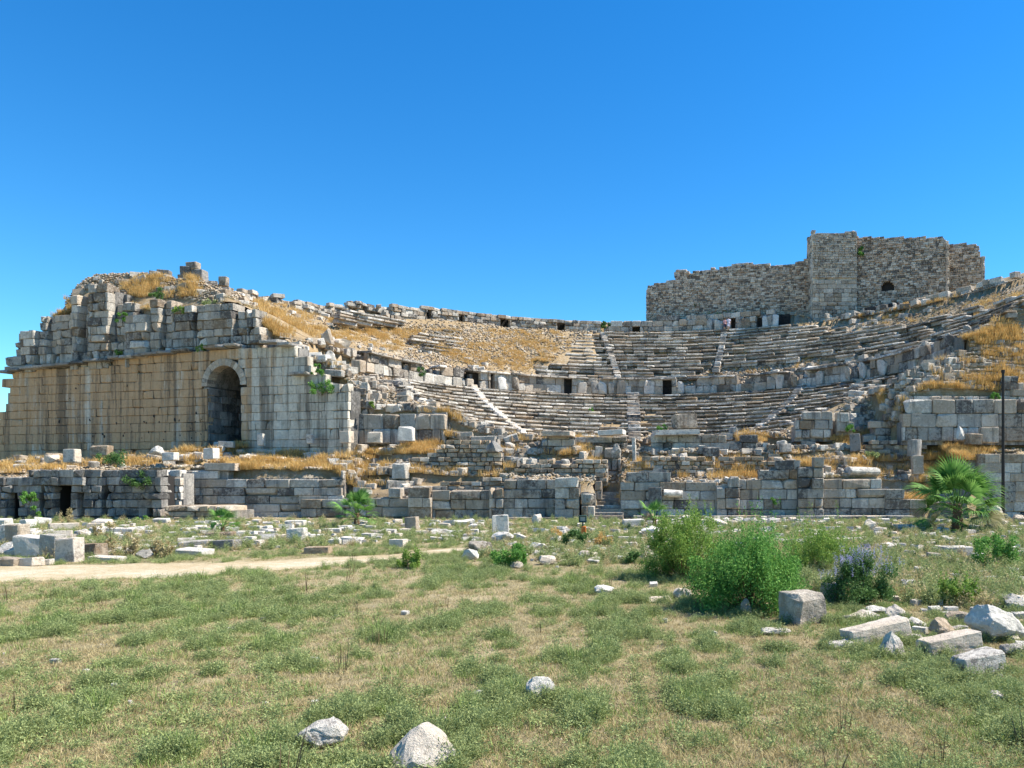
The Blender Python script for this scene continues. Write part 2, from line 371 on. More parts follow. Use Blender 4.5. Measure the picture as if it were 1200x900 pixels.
def ashlar(root, path, base, top, ch, bl, thick, mat, rough=.3, kind='cut', hole=None, relief=None, proud=.035, seed=1, limit=300, single=True,
           name='stone_block', skip=0.0, core=None, coretop=.25, corein=.35, chv=.12, ragged=.35, gap=.015, tilt=.004, back=.9):
    r = random.Random(seed); zs = [base(path.L*k/60) for k in range(61)]; zt = [top(path.L*k/60) for k in range(61)]
    z = min(zs); zmax = max(zt)+ch*.4; items = []
    while z < zmax:
        h = ch*r.uniform(1-chv, 1+chv); q = -r.uniform(0, bl)
        while q < path.L:
            l = bl*r.uniform(.55, 1.6); a, b = max(q, 0), min(q+l, path.L); q += l
            segs = [(a, b)]
            if hole:
                for (h0, h1) in hole(z+h/2):
                    segs = [s2 for (a2, b2) in segs for s2 in ((a2, min(b2, h0)), (max(a2, h1), b2)) if s2[1]-s2[0] > .12]
            for (a2, b2) in segs:
                if b2-a2 < .15: continue
                m = (a2+b2)/2
                if z+h/2 > top(m)+r.uniform(-ragged, .15)*ch or z+h < base(m)-.1: continue
                if r.random() < skip: continue
                rel = relief(m, z+h/2) if relief else 0
                if rel is None: continue
                items.append((m, z+h/2, b2-a2, h, rel+r.gauss(0, proud)))
        z += h
    sc = []
    for it in items:
        x, y, dx, dy = path.at(it[0]); sc.append(it[2]*it[3]/y/y)
    order = sorted(range(len(items)), key=lambda i: -sc[i]); singles = set(order[:limit]) if single else set()
    soups = {}
    for i, (m, zc, l, h, pr) in enumerate(items):
        x, y, dx, dy = path.at(m); nx, ny = dy, -dx; rz = math.atan2(dy, dx)+r.gauss(0, tilt*3)
        q = thick/2-pr; loc = (x-nx*q, y-ny*q, zc); a = aspect(l/h); k = r.randrange(6)
        knd = 'rough' if r.random() < rough else 'cut'
        if i in singles:
            link(name, vmesh(knd, a, k, mat), root, loc, (r.gauss(0, tilt), r.gauss(0, tilt), rz), (l-gap, thick, h-gap))
        else:
            soups.setdefault((knd, a, k), []).append((loc, rz, l-gap, thick, h-gap))
    sp = Soup()
    for (knd, a, k), L in soups.items():
        Mx = scl(rotz(np.array([q[1] for q in L])), np.array([q[2] for q in L]), np.array([q[3] for q in L]), np.array([q[4] for q in L]))
        sp.inst((BV if knd == 'cut' else ROUGHV)[a][k], Mx, np.array([q[0] for q in L]))
    sp.build('masonry' if not single else 'small_masonry', mat, root, 'stuff')
    # the fill behind the facing
    if core is not None:
        V = []; Fc = []; n = max(2, int(path.L/.35)); prev = None
        for k in range(n):
            s0, s1 = path.L*k/n, path.L*(k+1)/n; m = (s0+s1)/2; zb = base(m)-.3; ztp = top(m)-coretop-.15*r.random()
            rel = relief(m, (zb+ztp)/2) if relief else 0
            rel = rel or 0
            if hole:
                zz = zb
                while zz < ztp:
                    if any(h0-.05 < m < h1+.05 for h0, h1 in hole(zz)): zb = zz+.25
                    zz += .2
            if ztp-zb < .1: continue
            c8 = []
            for ss in (s0, s1):
                x, y, dx, dy = path.at(min(max(ss, 1e-3), path.L-1e-3)); nx, ny = dy, -dx
                for off in (corein-min(rel, 0)*1.0-max(rel, 0), thick+back):
                    for zz in (zb, ztp): c8.append((x-nx*off, y-ny*off, zz))
            o = len(V); V += c8     # 0:f b,1:f t,2:b b,3:b t,4..7
            for qd in ((0, 4, 5, 1), (1, 5, 7, 3), (3, 7, 6, 2), (2, 6, 4, 0), (0, 1, 3, 2), (4, 6, 7, 5)):
                Fc.append((o+qd[0], o+qd[1], o+qd[2])); Fc.append((o+qd[0], o+qd[2], o+qd[3]))
        if V: link('rubble_core', mesh_tris('rubble_core', V, Fc, core), root)
    return items
def W(pxa, Ya, pxb, Yb): return Path([P(pxa, 0, Ya)[:2], P(pxb, 0, Yb)[:2]])
def const(v): return lambda q: v

# ------------------------------------------------------------------ ground and hillside
def grid(name, xs, ys, zf, mat):
    X, Y = np.meshgrid(xs, ys); Z = zf(X, Y); V = np.stack([X, Y, Z], -1).reshape(-1, 3); nx = len(xs); ny = len(ys)
    i = (np.arange(ny-1)[:, None]*nx+np.arange(nx-1)[None]).ravel()
    Fc = np.concatenate([np.stack([i, i+1, i+nx+1], 1), np.stack([i, i+nx+1, i+nx], 1)])
    return tag(link(name, mesh_tris(name, V, Fc, mat, True)), kind='structure')
def fieldz(x, y):
    n2 = fbm(x*1.1, y*1.1, 9)-.5
    return .12*(fbm(x*.15, y*.15, 5)-.5)+.05*n2
grid('field', np.arange(-50, 50.1, .35), np.arange(-3, 61.5, .35), fieldz, M['field'])
g1 = lambda x, y: -.14+0*x
grid('ground', np.linspace(-2500, 2500, 40), np.linspace(-2500, 2500, 40), g1, M['field'])
grid('hillside', np.arange(-68, 64, .3), np.concatenate([np.arange(56.6, 75, .25), np.arange(75, 150, .5)]), lambda x, y: T(x, y)-.02, M['hill'])

# the ground above the arched passage
def over_passage():
    us = np.arange(-3.1, 3.15, .3); vs = np.arange(2.4, 10.3, .3); U, Vv = np.meshgrid(us, vs); X = ARCH[0]+U*WD[0]-Vv*WD[1]; Y = ARCH[1]+U*WD[1]+Vv*WD[0]
    Z = T(X, Y, False)+.03; V = np.stack([X, Y, Z], -1).reshape(-1, 3); nx = len(us); i = (np.arange(len(vs)-1)[:, None]*nx+np.arange(nx-1)[None]).ravel()
    tag(link('hillside', mesh_tris('hillside', V, np.concatenate([np.stack([i, i+1, i+nx+1], 1), np.stack([i, i+nx+1, i+nx], 1)]), M['hill'], True)), kind='structure')
over_passage()
# dirt track
def track():
    L = [(-60, 12.5, 19.5), (-40, 16.2, 22.2), (-23.0, 21.6, 27.3), (-15.2, 23.6, 28.6), (-12.4, 25.4, 30.0), (-9.5, 28.3, 32.0), (-8.0, 30.6, 34.2), (-6.5, 33.5, 35.6)]
    xs = np.arange(-60, -6.4, .25); lo = np.interp(xs, [q[0] for q in L], [q[1] for q in L]); hi = np.interp(xs, [q[0] for q in L], [q[2] for q in L])
    lo = lo+(fbm(xs*.7, xs*0, 31)-.5)*1.6; hi = hi+(fbm(xs*.8, xs*0, 41)-.5)*1.4; V = []; Fc = []; n = 9
    for x, a, b in zip(xs, lo, hi):
        for k in range(n):
            y = a+(b-a)*k/(n-1); e = min(k, n-1-k); V.append((x, y, float(fieldz(x, y))+(-.03 if e == 0 else .03+.01*math.sin(k*1.9))))
    for i in range(len(xs)-1):
        for k in range(n-1):
            o = i*n+k; Fc += [(o, o+n, o+n+1), (o, o+n+1, o+1)]
    tag(link('dirt_track', mesh_tris('dirt_track', V, Fc, M['track'], True)), kind='structure'); return xs, lo, hi
TX, TLO, THI = track()
def on_track(x, y):
    return (x < -6.5) & (y > np.interp(x, TX, TLO)+.1) & (y < np.interp(x, TX, THI)-.1)

# ================================================================== THE THEATRE
# ---- seats: every row a part of its block of seats
def px_keep(x, y, z, polys):
    px, py = proj(x, y, z); return any(inpoly(np.array([px]), np.array([py]), q)[0] for q in polys)
def slab_var(a, sd):
    """seat slab: riser and the nosing that stands proud of it; unit box"""
    r = random.Random(sd); v1, f1 = block_var(a, .66, .9, .03, .012, sd); v2, f2 = block_var(a, .40, 1.0, .075, .03, sd+1)
    V = np.concatenate([v1*np.array([.99, .78, .66])+np.array([0, .12, -.17]), v2*np.array([.99, 1.0, .40])+np.array([0, -.03, .30])]); return V, np.concatenate([f1, f2+len(v1)])
SV = {a: [slab_var(a, 700+int(a*10)+k*3) for k in range(6)] for a in ASP}
def seat_rows(root, rows, p0, p1, loss, keep, seed, mat=None, limit=300):
    r = random.Random(seed); mat = mat or M['seat']; items = []
    for (rr, z, h, dep) in rows:
        ph = p0
        while ph < p1:
            l = r.uniform(.9, 2.6); dph = l/rr/D2R; m = ph+dph/2; ph += dph; jr = r.gauss(0, .04)
            x, y = (rr+jr+dep/2)*math.sin(m*D2R), YC+(rr+jr+dep/2)*math.cos(m*D2R); xf, yf = rr*math.sin(m*D2R), YC+rr*math.cos(m*D2R)
            if not keep(m, rr, *proj(xf, yf, z+h)): continue
            if r.random() < loss(m, rr): continue
            items.append((x, y, z+h*.5+r.gauss(0, .022), -m*D2R+r.gauss(0, .010), l-.02, dep, h*1.04, r.gauss(0, .015), ASP.index(aspect(l/h)), r.randrange(6)))
    items.sort(key=lambda q: -q[4]/q[1]**2); big = items[:limit]; sp = Soup()
    for (x, y, z, rz, l, d, h, t_, ai, k) in big:
        key = ('seat', ai, k, mat.name)
        if key not in _mc: _mc[key] = mesh_tris('seat_slab', *SV[ASP[ai]][k], mat)
        o = link('seat_slab', _mc[key], root, (x, y, z), (t_, r.gauss(0, .012), rz), (l, d, h))
    if len(items) > limit:
        A = np.array(items[limit:]); Mx = scl(rotz(A[:, 3])@rotx(A[:, 7]), A[:, 4], A[:, 5], A[:, 6])
        for ai in range(len(ASP)):
            for k in range(6):
                m = (A[:, 8] == ai) & (A[:, 9] == k)
                if m.any(): sp.inst(SV[ASP[ai]][k], Mx[m], A[m][:, :3])
        sp.build('small_seat_slabs', mat, root, 'stuff')
NL = 12
lower_rows = [(13.4+j*1.22, 7.25+j*.545, .56, 1.35) for j in range(NL)]
lower = thing('seating_block', 'curved rows of grey marble seats below the lower walkway wall, lowest in the theatre', 'seating', (0, YC+20, 7))
LOWPOLY = [(470, 440), (745, 455), (1010, 440), (1085, 415), (1110, 425), (1058, 470), (1040, 500), (1020, 560), (560, 560), (523, 503), (500, 478), (472, 455)]
seat_rows(lower, lower_rows, -86, 80, lambda m, r: .02+.10*(fbm(m*.15, r*.5, 77) > .58)+.3*(m > 62 and r > 22), lambda m, r, px, py: inpoly(np.array([px]), np.array([py]), LOWPOLY)[0], 5)
def stair(root, p0, r0, p1, r1, z0, z1, wdt, n, seed, mat):
    r = random.Random(seed); sp = Soup()
    for k in range(n):
        t = (k+.5)/n; rr = r0+(r1-r0)*t; ph = (p0+(p1-p0)*t)*D2R; z = z0+(z1-z0)*t
        L = [(rr*math.sin(ph), YC+rr*math.cos(ph), z)]
        sp.inst(ROUGHV[ASP[3]][r.randrange(6)], scl(rotz(np.array([-ph+r.gauss(0, .03)])), wdt*r.uniform(.9, 1.1), (r1-r0)/n*1.3, .42), np.array(L)+[[0, 0, r.gauss(0, .05)]])
    o = sp.build('stairway', mat, root); return o
def unparent_shift(root):
    for o in root.children: o.matrix_parent_inverse = Matrix.Translation(root.location).inverted()
stair(lower, -56, 13.8, -44, 28.2, 7.6, 14.1, .75, 30, 1, M['white'])
stair(lower, -.5, 13.0, -.9, 28.2, 7.3, 14.1, 1.5, 26, 2, M['seat'])
stair(lower, 58, 13.8, 45, 28.2, 7.6, 14.1, 1.0, 30, 3, M['seat'])
unparent_shift(lower)
# upper seating
NU = 15
upper_rows = [(30.3+j*.93, 15.55+j*.63, .62, 1.1) for j in range(NU)]
upper = thing('seating_block', 'upper rows of marble seats between the walkway wall and the gallery below the fort', 'seating', (12, YC+36, 16))
UPP = [(704, 380), (1010, 380), (1060, 380), (1110, 366), (1215, 340), (1215, 405), (1110, 408), (1040, 412), (985, 418), (935, 425), (880, 428), (865, 437), (800, 442), (725, 448), (712, 430)]
def uk(m, r, px, py):
    if inpoly(np.array([px]), np.array([py]), [(820, 428), (900, 424), (1000, 420), (1220, 402), (1220, 600), (820, 600)])[0]: return False
    return inpoly(np.array([px]), np.array([py]), UPP)[0]
seat_rows(upper, upper_rows, -8, 94, lambda m, r: .04+.3*(fbm(m*.2, r*.35, 78) > .58)+(.16 if m > 36 else 0), uk, 6)
stair(upper, -4.2, 30.0, -6.6, 44, 15.8, 24.9, .85, 30, 4, M['seat'])
stair(upper, 19.2, 32.5, 17.5, 44, 17.2, 24.9, .9, 22, 5, M['seat'])
unparent_shift(upper)
upl = thing('seating_block', 'broken remnant of upper seats stepping out beside the central stair on the grass slope', 'seating', (-8, YC+34, 16))
UPLP = [(604, 412), (640, 408), (672, 402), (668, 385), (655, 372), (705, 372), (706, 395), (716, 420), (726, 449), (606, 449)]
ULK = [(606, 425), (720, 425), (728, 449), (606, 449)]; ULK2 = [(655, 393), (704, 391), (714, 430), (680, 430), (668, 415)]
seat_rows(upl, upper_rows, -24, -4.5, lambda m, r: .08, lambda m, r, px, py: inpoly(np.array([px]), np.array([py]), ULK)[0] or inpoly(np.array([px]), np.array([py]), ULK2)[0], 8)
unparent_shift(upl)
for k, (poly, lab) in enumerate([([(488, 393), (530, 380), (545, 410), (500, 412)], 'few tilted seat slabs left on the dry grass slope, the higher remnant on the left'),
                                 ([(392, 360), (470, 372), (470, 380), (400, 376)], 'thin line of seat slabs just under the left rim wall')]):
    b = thing('seating_block', lab, 'seating', (*[float(q[0]) for q in hit(*poly[0])[:2]], 20))
    seat_rows(b, upper_rows, -75, -25, lambda m, r: .1, lambda m, r, px, py: inpoly(np.array([px]), np.array([py]), poly)[0], 20+k); unparent_shift(b)

# ---- lower walkway wall with its doorways
def arc_px(path, px):
    s = np.linspace(0, path.L, 800); P_ = np.array([path.at(q)[:2] for q in s]); u = CX+P_[:, 0]/P_[:, 1]*F; return float(s[np.argmin(np.abs(u-px))])
def door_holes(path, L, z0):
    H = [(arc_px(path, a), arc_px(path, b), z0, z0+h) for a, b, h in L]
    return lambda z: [(a, b) for a, b, u, v in H if u-.1 <= z <= v]
wp = arc(28.35, -76, 96, 150)
wz = lambda q: 14.0
walk = thing('walkway_wall', 'curved wall of tall upright slabs with dark doorways between the lower and upper seats', 'wall')
gaps = lambda q: 15.95-.9*(fbm(q*.35, 1.3, 61) > .60)-.5*(fbm(q*.8, 4.3, 62) > .62)
dh = door_holes(wp, [(555, 563, 2.0), (574, 580, 1.9), (661, 671, 1.95), (776, 787, 2.05)], 14.0)
ashlar(walk, wp, wz, gaps, 1.02, 1.3, .55, M['grey'], rough=.4, hole=dh, seed=11, proud=.06, core=M['dark'], corein=.4, back=.75, chv=.05, tilt=.01)
# a few tall light orthostats
r_ = random.Random(5)
for px in (588, 604, 682, 697, 706, 716, 728, 760, 798, 905, 915, 932, 962, 995, 1003, 1012, 1035):
    q = arc_px(wp, px); x, y, dx, dy = wp.at(q); h = r_.uniform(1.5, 1.95)
    link('orthostat', vmesh('rough', .6, r_.randrange(6), M['white'] if r_.random() < .4 else M['grey']), walk, (x-dy*(-.12), y-dx*.12, 14+h/2), (0, 0, math.atan2(dy, dx)+r_.gauss(0, .15)), (r_.uniform(.7, 1.3), .5, h))
# walkway paving over the wall
pv = Soup(); ph = -76
while ph < 96:
    l = r_.uniform(1, 2.2); d = l/29/D2R; m = (ph+d/2)*D2R; ph += d
    q = (ph+76)/172*wp.L
    if gaps(q) < 15.9 and not any(abs(CX+math.sin(m)*29/(YC+29*math.cos(m))*F-c) < 12 for c in (559, 577, 666, 781)): continue
    pv.inst(ROUGHV[ASP[3]][r_.randrange(6)], scl(rotz(np.array([-m])), l-.03, 1.9, .26), np.array([[28.95*math.sin(m), YC+28.95*math.cos(m), 16.05]]))
pv.build('coping_row', M['seat'], walk)
def shade_slabs(root, path, L, z0, depth, hh):
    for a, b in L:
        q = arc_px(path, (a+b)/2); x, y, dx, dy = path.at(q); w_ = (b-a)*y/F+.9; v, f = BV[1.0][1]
        link('door_recess', mesh_tris('door_recess', v*np.array([w_, .25, hh]), f, M['soot']), root, (x-dy*depth, y+dx*depth, z0+hh/2), (0, 0, math.atan2(dy, dx)))  # near-black slab behind each doorway, painted in for the shaded interior
shade_slabs(walk, wp, [(555, 563), (574, 580), (661, 671), (776, 787)], 13.8, 1.05, 2.2)
# ---- top gallery left: rubble wall with openings along the rim
gp = arc(44.6, -47, -6.8, 90)
gal = thing('gallery_wall', 'long ruined gallery wall with square dark openings along the rim of the dry grass slope', 'wall')
gtop = lambda q: float(np.interp(q, [0, 4, 8, 20, 31.2, 31.8], [26.4, 26.6, 26.9, 27.0, 27.0, 26.6]))+.5*(fbm(q*.8, 2.2, 63)-.5)
gh = door_holes(gp, [(501, 506, 1.6), (538, 545, 1.7), (587, 597, 1.5), (653, 662, 1.8)], 24.8)
shade_slabs(gal, gp, [(501, 506), (538, 545), (587, 597), (653, 662)], 24.5, 1.3, 2.2)
ashlar(gal, gp, const(24.4), gtop, .48, .9, .9, M['grey'], rough=.7, hole=gh, seed=12, proud=.12, core=M['dark'], corein=.7, back=.9, tilt=.02)
gp2 = arc(44.6, -6.2, 27, 90)
gal2 = thing('gallery_wall', 'ruined gallery wall of upright slabs with three dark doorways, below the straight fort wall', 'wall')
gt2 = lambda q: float(np.interp(q, [0, 1.5, 6, 9, 25], [25.6, 27.0, 27.2, 27.5, 27.5]))+.3*(fbm(q*.8, 7.2, 64)-.5)
gh2 = door_holes(gp2, [(741, 750, 1.1), (856, 862, 1.75), (886, 893, 1.6), (908, 931, 1.4)], 25.0)
shade_slabs(gal2, gp2, [(741, 750), (856, 862), (886, 893), (908, 931)], 24.7, 1.3, 2.3)
ashlar(gal2, gp2, const(24.6), gt2, .8, 1.2, .8, M['grey'], rough=.5, hole=gh2, seed=13, proud=.12, core=M['dark'], corein=.7, back=1.0, tilt=.02)
for px in (832, 842, 868, 874, 898, 903, 938):
    q = arc_px(gp2, px); x, y, dx, dy = gp2.at(q); h = r_.uniform(1.6, 2.1)
    link('orthostat', vmesh('rough', .6, r_.randrange(6), M['white'] if r_.random() < .3 else M['grey']), gal2, (x+dy*.15, y-dx*.15, 24.9+h/2), (0, 0, math.atan2(dy, dx)+r_.gauss(0, .2)), (r_.uniform(.6, 1.2), .5, h))
gp3 = arc(44.6, 36.5, 72, 90)
gal3 = thing('gallery_wall', 'low broken gallery wall right of the tower with small dark openings', 'wall')
gt3 = lambda q: 25.2+1.7*float(fbm(q*.35, 7.9, 65))
gh3 = door_holes(gp3, [(1012, 1019, 1.5), (1038, 1045, 1.2)], 24.8)
shade_slabs(gal3, gp3, [(1012, 1019), (1038, 1045)], 24.5, 1.1, 1.9)
ashlar(gal3, gp3, const(24.3), gt3, .65, 1.3, .8, M['grey'], rough=.7, hole=gh3, seed=14, proud=.14, core=M['dark'], corein=.8, back=.8, tilt=.03, skip=.08)
# left rim: blocks one after another along the crest
lp = arc(44.6, -84, -47.5, 90, 44.6)
rim = thing('rim_wall', 'crest of tumbled blocks along the skyline of the left slope', 'wall')
lt = lambda q: float(np.interp(q, [0, 5, 18, 28.5], [23.4, 23.5, 24.6, 26.2]))+1.0*(fbm(q*.5, 3.9, 66)-.5)
ashlar(rim, lp, lambda q: float(np.interp(q, [0, 18, 28.5], [21.6, 22.4, 24.2])), lt, .45, .9, .9, M['grey'], rough=.8, seed=15, proud=.25, core=M['rubble'], corein=.9, tilt=.06, skip=.1)
# second wall ring on the right between the seats (rubble band)
rp = arc(30.6, 34, 92, 70)
rb = thing('terrace_wall', 'dark rough retaining wall under the rubble band in the right part of the auditorium', 'wall')
ashlar(rb, rp, const(15.4), lambda q: 16.9+1.0*float(fbm(q*.4, 5.5, 67)-.5), .45, .8, .7, M['grey'], rough=.7, seed=16, proud=.15, core=M['dark'], corein=.6, tilt=.03, skip=.05)

# ================================================================== THE FORT ABOVE
def base_fn(path, dz=-.5): return lambda q: float(T(*path.at(q)[:2]))+dz
fw = W(757, 119.5, 957, 113)
fort = thing('fort_wall', 'long straight rubble fort wall with bushes at its foot, left of the square tower', 'wall')
ftop = fw.prof([(757, 342), (760, 334), (775, 331), (785, 327), (791, 327), (792, 315), (806, 315), (808, 319), (830, 315), (850, 313), (862, 309), (885, 308), (905, 310), (925, 310), (940, 305), (950, 300), (957, 300)])
ashlar(fort, fw, const(26.4), lambda q: ftop(q)+.3*(fbm(q*1.3, .4, 70)-.5), .29, .46, .5, M['fort'], rough=.8, seed=21, proud=.06, single=False, core=M['fort'], corein=.25, back=1.4, chv=.25, tilt=.02, coretop=.2)
fr_ = W(1003, 111.5, 1110, 107.0)
fort2 = thing('fort_wall', 'rubble fort wall right of the tower with a dark arched hole near its foot', 'wall')
ft2 = fr_.prof([(1003, 274), (1006, 277), (1040, 278), (1080, 277), (1104, 277), (1110, 281)])
def hole2(z):
    s0, s1 = fr_.spx(1033), fr_.spx(1050); zb = ZY(341, 110); zt = ZY(330, 110)
    if zb <= z <= zt:
        t = (z-zb)/(zt-zb); m = s0+(s1-s0)*.42; hw = (s1-s0)/2*math.sqrt(max(0, 1-t*t*.9)); return [(m-hw, m+hw)]
    return []
ashlar(fort2, fr_, base_fn(fr_), lambda q: ft2(q)+.3*(fbm(q*1.3, .9, 71)-.5), .29, .46, .5, M['fort'], rough=.8, seed=22, proud=.06, single=False, core=M['fort'], corein=.25, back=1.6, hole=hole2, chv=.25, tilt=.02, coretop=.2)
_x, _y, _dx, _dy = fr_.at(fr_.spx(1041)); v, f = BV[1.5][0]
link('recess', mesh_tris('recess', v*np.array([3.2, .3, 2.4]), f, M['iron']), fort2, (_x-_dy*(-1)*.0, _y+1.25, ZY(336, 110)), (0, 0, math.atan2(_dy, _dx)))  # block closing the hole, its near-black colour stands for the shade within
# closing side of that wall (pale sunlit return)
fs = Path([(P(1110, 0, 107.0)[0]+.3, 107.0), (P(1110, 0, 107.0)[0]-.5, 112)])
ashlar(fort2, fs, base_fn(fs), const(ft2(fr_.L)-.1), .34, .5, .5, M['fortash'], rough=.8, seed=23, single=False, core=M['fort'], corein=.3, back=.0)
f3 = W(1109, 110, 1152, 108)
fort3 = thing('fort_wall', 'short ragged end of the fort wall stepping down to the right skyline', 'wall')
ft3 = f3.prof([(1109, 286), (1140, 284), (1147, 292), (1150, 302), (1152, 322)])
ashlar(fort3, f3, base_fn(f3), lambda q: ft3(q)+.4*(fbm(q*1.3, 1.9, 72)-.5), .29, .46, .5, M['fort'], rough=.8, seed=24, proud=.07, single=False, core=M['fort'], corein=.25, back=1.5, chv=.25, coretop=.2)
f4 = Path([(P(1152, 0, 108)[0]+.3, 108), (P(1152, 0, 108)[0]-.2, 112.5)])
ashlar(fort3, f4, base_fn(f4), lambda q: ZY(300, 108)-q*.2, .34, .5, .5, M['fortash'], rough=.8, seed=25, single=False, core=M['fort'], corein=.3, back=.0)
# the square tower: coursed ashlar below, rubble above
tower = thing('fort_tower', 'square stone tower, tallest part of the fort, neat blocks below and rough rubble above', 'tower')
tf = W(952.5, 110.6, 1004.5, 110.6)
TZ0 = 24.2; TZ1 = ZY(330, 112); TT = tf.prof([(952, 277), (955, 274), (985, 272), (1000, 270), (1004, 272)])
ashlar(tower, tf, const(TZ0), const(TZ1), .62, 1.0, .7, M['fortash'], rough=.35, seed=26, proud=.02, core=M['fort'], corein=.4, back=1.0, chv=.18, gap=.03)
ashlar(tower, tf, const(TZ1+.2), lambda q: TT(q)+.2*(fbm(q*2, 3, 73)-.5), .32, .5, .6, M['fortash'], rough=.8, seed=27, proud=.03, single=False, core=M['fort'], corein=.25, back=1.0, chv=.2, coretop=.1)
x1 = tf.p[1][0]; x0 = tf.p[0][0]
for nm, pa, sd, mt in (('r', Path([(x1, 111.3), (x1, 114.4)]), 28, M['fortash']), ('l', Path([(x0, 114.4), (x0, 111.3)]), 29, M['fort']), ('b', Path([(x1, 114.6), (x0, 114.6)]), 30, M['fort'])):
    ashlar(tower, pa, const(TZ0), const(ZY(273, 112)), .5, .8, .6, mt, rough=.7, seed=sd, single=False, proud=.03, core=M['fort'], corein=.3, back=.1)

# ================================================================== LEFT SIDE WALL WITH THE ARCH
wl = Path([WA-WD*3.4, WB])
wing = thing('arched_wall', 'tall ochre-stained ashlar side wall with a dark arched gateway, on the left', 'wall')
wtop = wl.prof([(-25, 520), (-4, 505), (3, 480), (8, 445), (12, 438), (15, 437), (120, 424), (340, 400.5), (346, 401), (347, 414), (352, 415), (353, 427), (363, 427), (364, 440), (384, 441), (385, 448), (408, 451)])
wbase = wl.prof([(-25, 558), (4, 556), (408, 530)])
AC = wl.spx(262.5); AY = wl.at(AC)[1]; AR = 23.0/F*AY*1.03; AZ = ZY(452, AY); AO = AR+.62
def ahole(z):
    if z < AZ: return [(AC-AR, AC+AR)]
    d = AO*AO-(z-AZ)**2
    return [(AC-math.sqrt(d), AC+math.sqrt(d))] if d > 0 else []
r9 = random.Random(3)
holes = [(r9.uniform(0, 38), r9.uniform(6, 9)) for _ in range(0)]
ashlar(wing, wl, wbase, wtop, .80, 1.2, .8, M['wing'], rough=.08, seed=31, proud=.014, hole=ahole, core=M['dark'], corein=.35, chv=.22, coretop=.35, ragged=.1, gap=.02)
# voussoirs
wx, wy, wdx, wdy = wl.at(AC); wnx, wny = wdy, -wdx
NVs = 19
for k in range(NVs):
    a0 = math.pi*k/NVs; a1 = math.pi*(k+1)/NVs-.012; V = []
    for dpt in (-.07, .9):
        for (rr, aa) in ((AR, a0), (AO, a0), (AO, a1), (AR, a1)):
            s_ = -rr*math.cos(aa); V.append((wx+wdx*s_-wnx*dpt, wy+wdy*s_-wny*dpt, AZ+rr*math.sin(aa)))
    Fq = [(0, 1, 2, 3), (7, 6, 5, 4), (0, 4, 5, 1), (1, 5, 6, 2), (2, 6, 7, 3), (3, 7, 4, 0)]
    Ft = [t for q in Fq for t in ((q[0], q[2], q[1]), (q[0], q[3], q[2]))]
    link('voussoir', mesh_tris('voussoir', V, Ft, M['fortash']), wing)
# passage behind the arch: side walls of blocks, vault, end wall; interior shade put into their dark colours
def passage():
    Pd = 9.0; inx, iny = -wnx, -wny
    for sgn in (-1, 1):
        a = (wx+wdx*sgn*AR, wy+wdy*sgn*AR); b = (a[0]+inx*Pd, a[1]+iny*Pd)
        pa = Path([(a[0]+inx*.1, a[1]+iny*.1), b]) if sgn < 0 else Path([b, (a[0]+inx*.1, a[1]+iny*.1)])
        # wall faces into the passage
        pa2 = pa if sgn > 0 else Path([pa.p[0], pa.p[1]])
        p_ = Path([pa.p[1], pa.p[0]])
        nn = p_ if (np.dot([p_.at(1)[3], -p_.at(1)[2]], [-wdx*sgn, -wdy*sgn]) > 0) else pa
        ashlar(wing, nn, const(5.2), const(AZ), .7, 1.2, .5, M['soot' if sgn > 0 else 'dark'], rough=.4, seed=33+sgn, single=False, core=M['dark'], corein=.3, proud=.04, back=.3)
    V = []; Fc = []; n = 14
    for dpt in (.9, Pd):
        for rr in (AR, AR+.5):
            for k in range(n+1):
                aa = math.pi*k/n; s_ = -rr*math.cos(aa); V.append((wx+wdx*s_+inx*dpt, wy+wdy*s_+iny*dpt, AZ+rr*math.sin(aa)))
    m = n+1
    for k in range(n):
        for (a, b) in ((0, 2*m), (m, 3*m)): Fc += [(a+k, b+k, b+k+1), (a+k, b+k+1, a+k+1)]
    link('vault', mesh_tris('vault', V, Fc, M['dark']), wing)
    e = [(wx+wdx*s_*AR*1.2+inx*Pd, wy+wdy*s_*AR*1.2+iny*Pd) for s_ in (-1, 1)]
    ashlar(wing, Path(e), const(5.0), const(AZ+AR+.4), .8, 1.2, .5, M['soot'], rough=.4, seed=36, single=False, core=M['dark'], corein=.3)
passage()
# cornice
cn = Soup(); q = wl.spx(8)
while q < wl.spx(352):
    l = r9.uniform(.9, 1.9); x, y, dx, dy = wl.at(q+l/2); q += l
    if r9.random() < .06: continue
    cn.inst(ROUGHV[ASP[4]][r9.randrange(6)], scl(rotz(np.array([math.atan2(dy, dx)]))@rotx(np.array([r9.gauss(0, .03)])), l-.02, 1.3, .30), np.array([[x-dy*(-.0)+dy*.0, y+dx*.35-0*.5-.0, wtop(q)+.10+r9.gauss(0, .03)]])+np.array([[dy*.35, -dx*.35-.35*0, 0]]))
cn.build('cornice', M['dark'], wing)
# stray put-log holes: near-black chips on the face paint the shade of their sockets
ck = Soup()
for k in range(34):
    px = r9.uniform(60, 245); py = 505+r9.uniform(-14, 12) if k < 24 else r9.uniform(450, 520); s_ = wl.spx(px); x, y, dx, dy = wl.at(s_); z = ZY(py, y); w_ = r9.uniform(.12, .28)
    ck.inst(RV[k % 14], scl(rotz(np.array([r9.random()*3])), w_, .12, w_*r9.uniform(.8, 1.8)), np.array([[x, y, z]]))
ck.build('lichen_patch', M['iron'], wing, 'stuff')

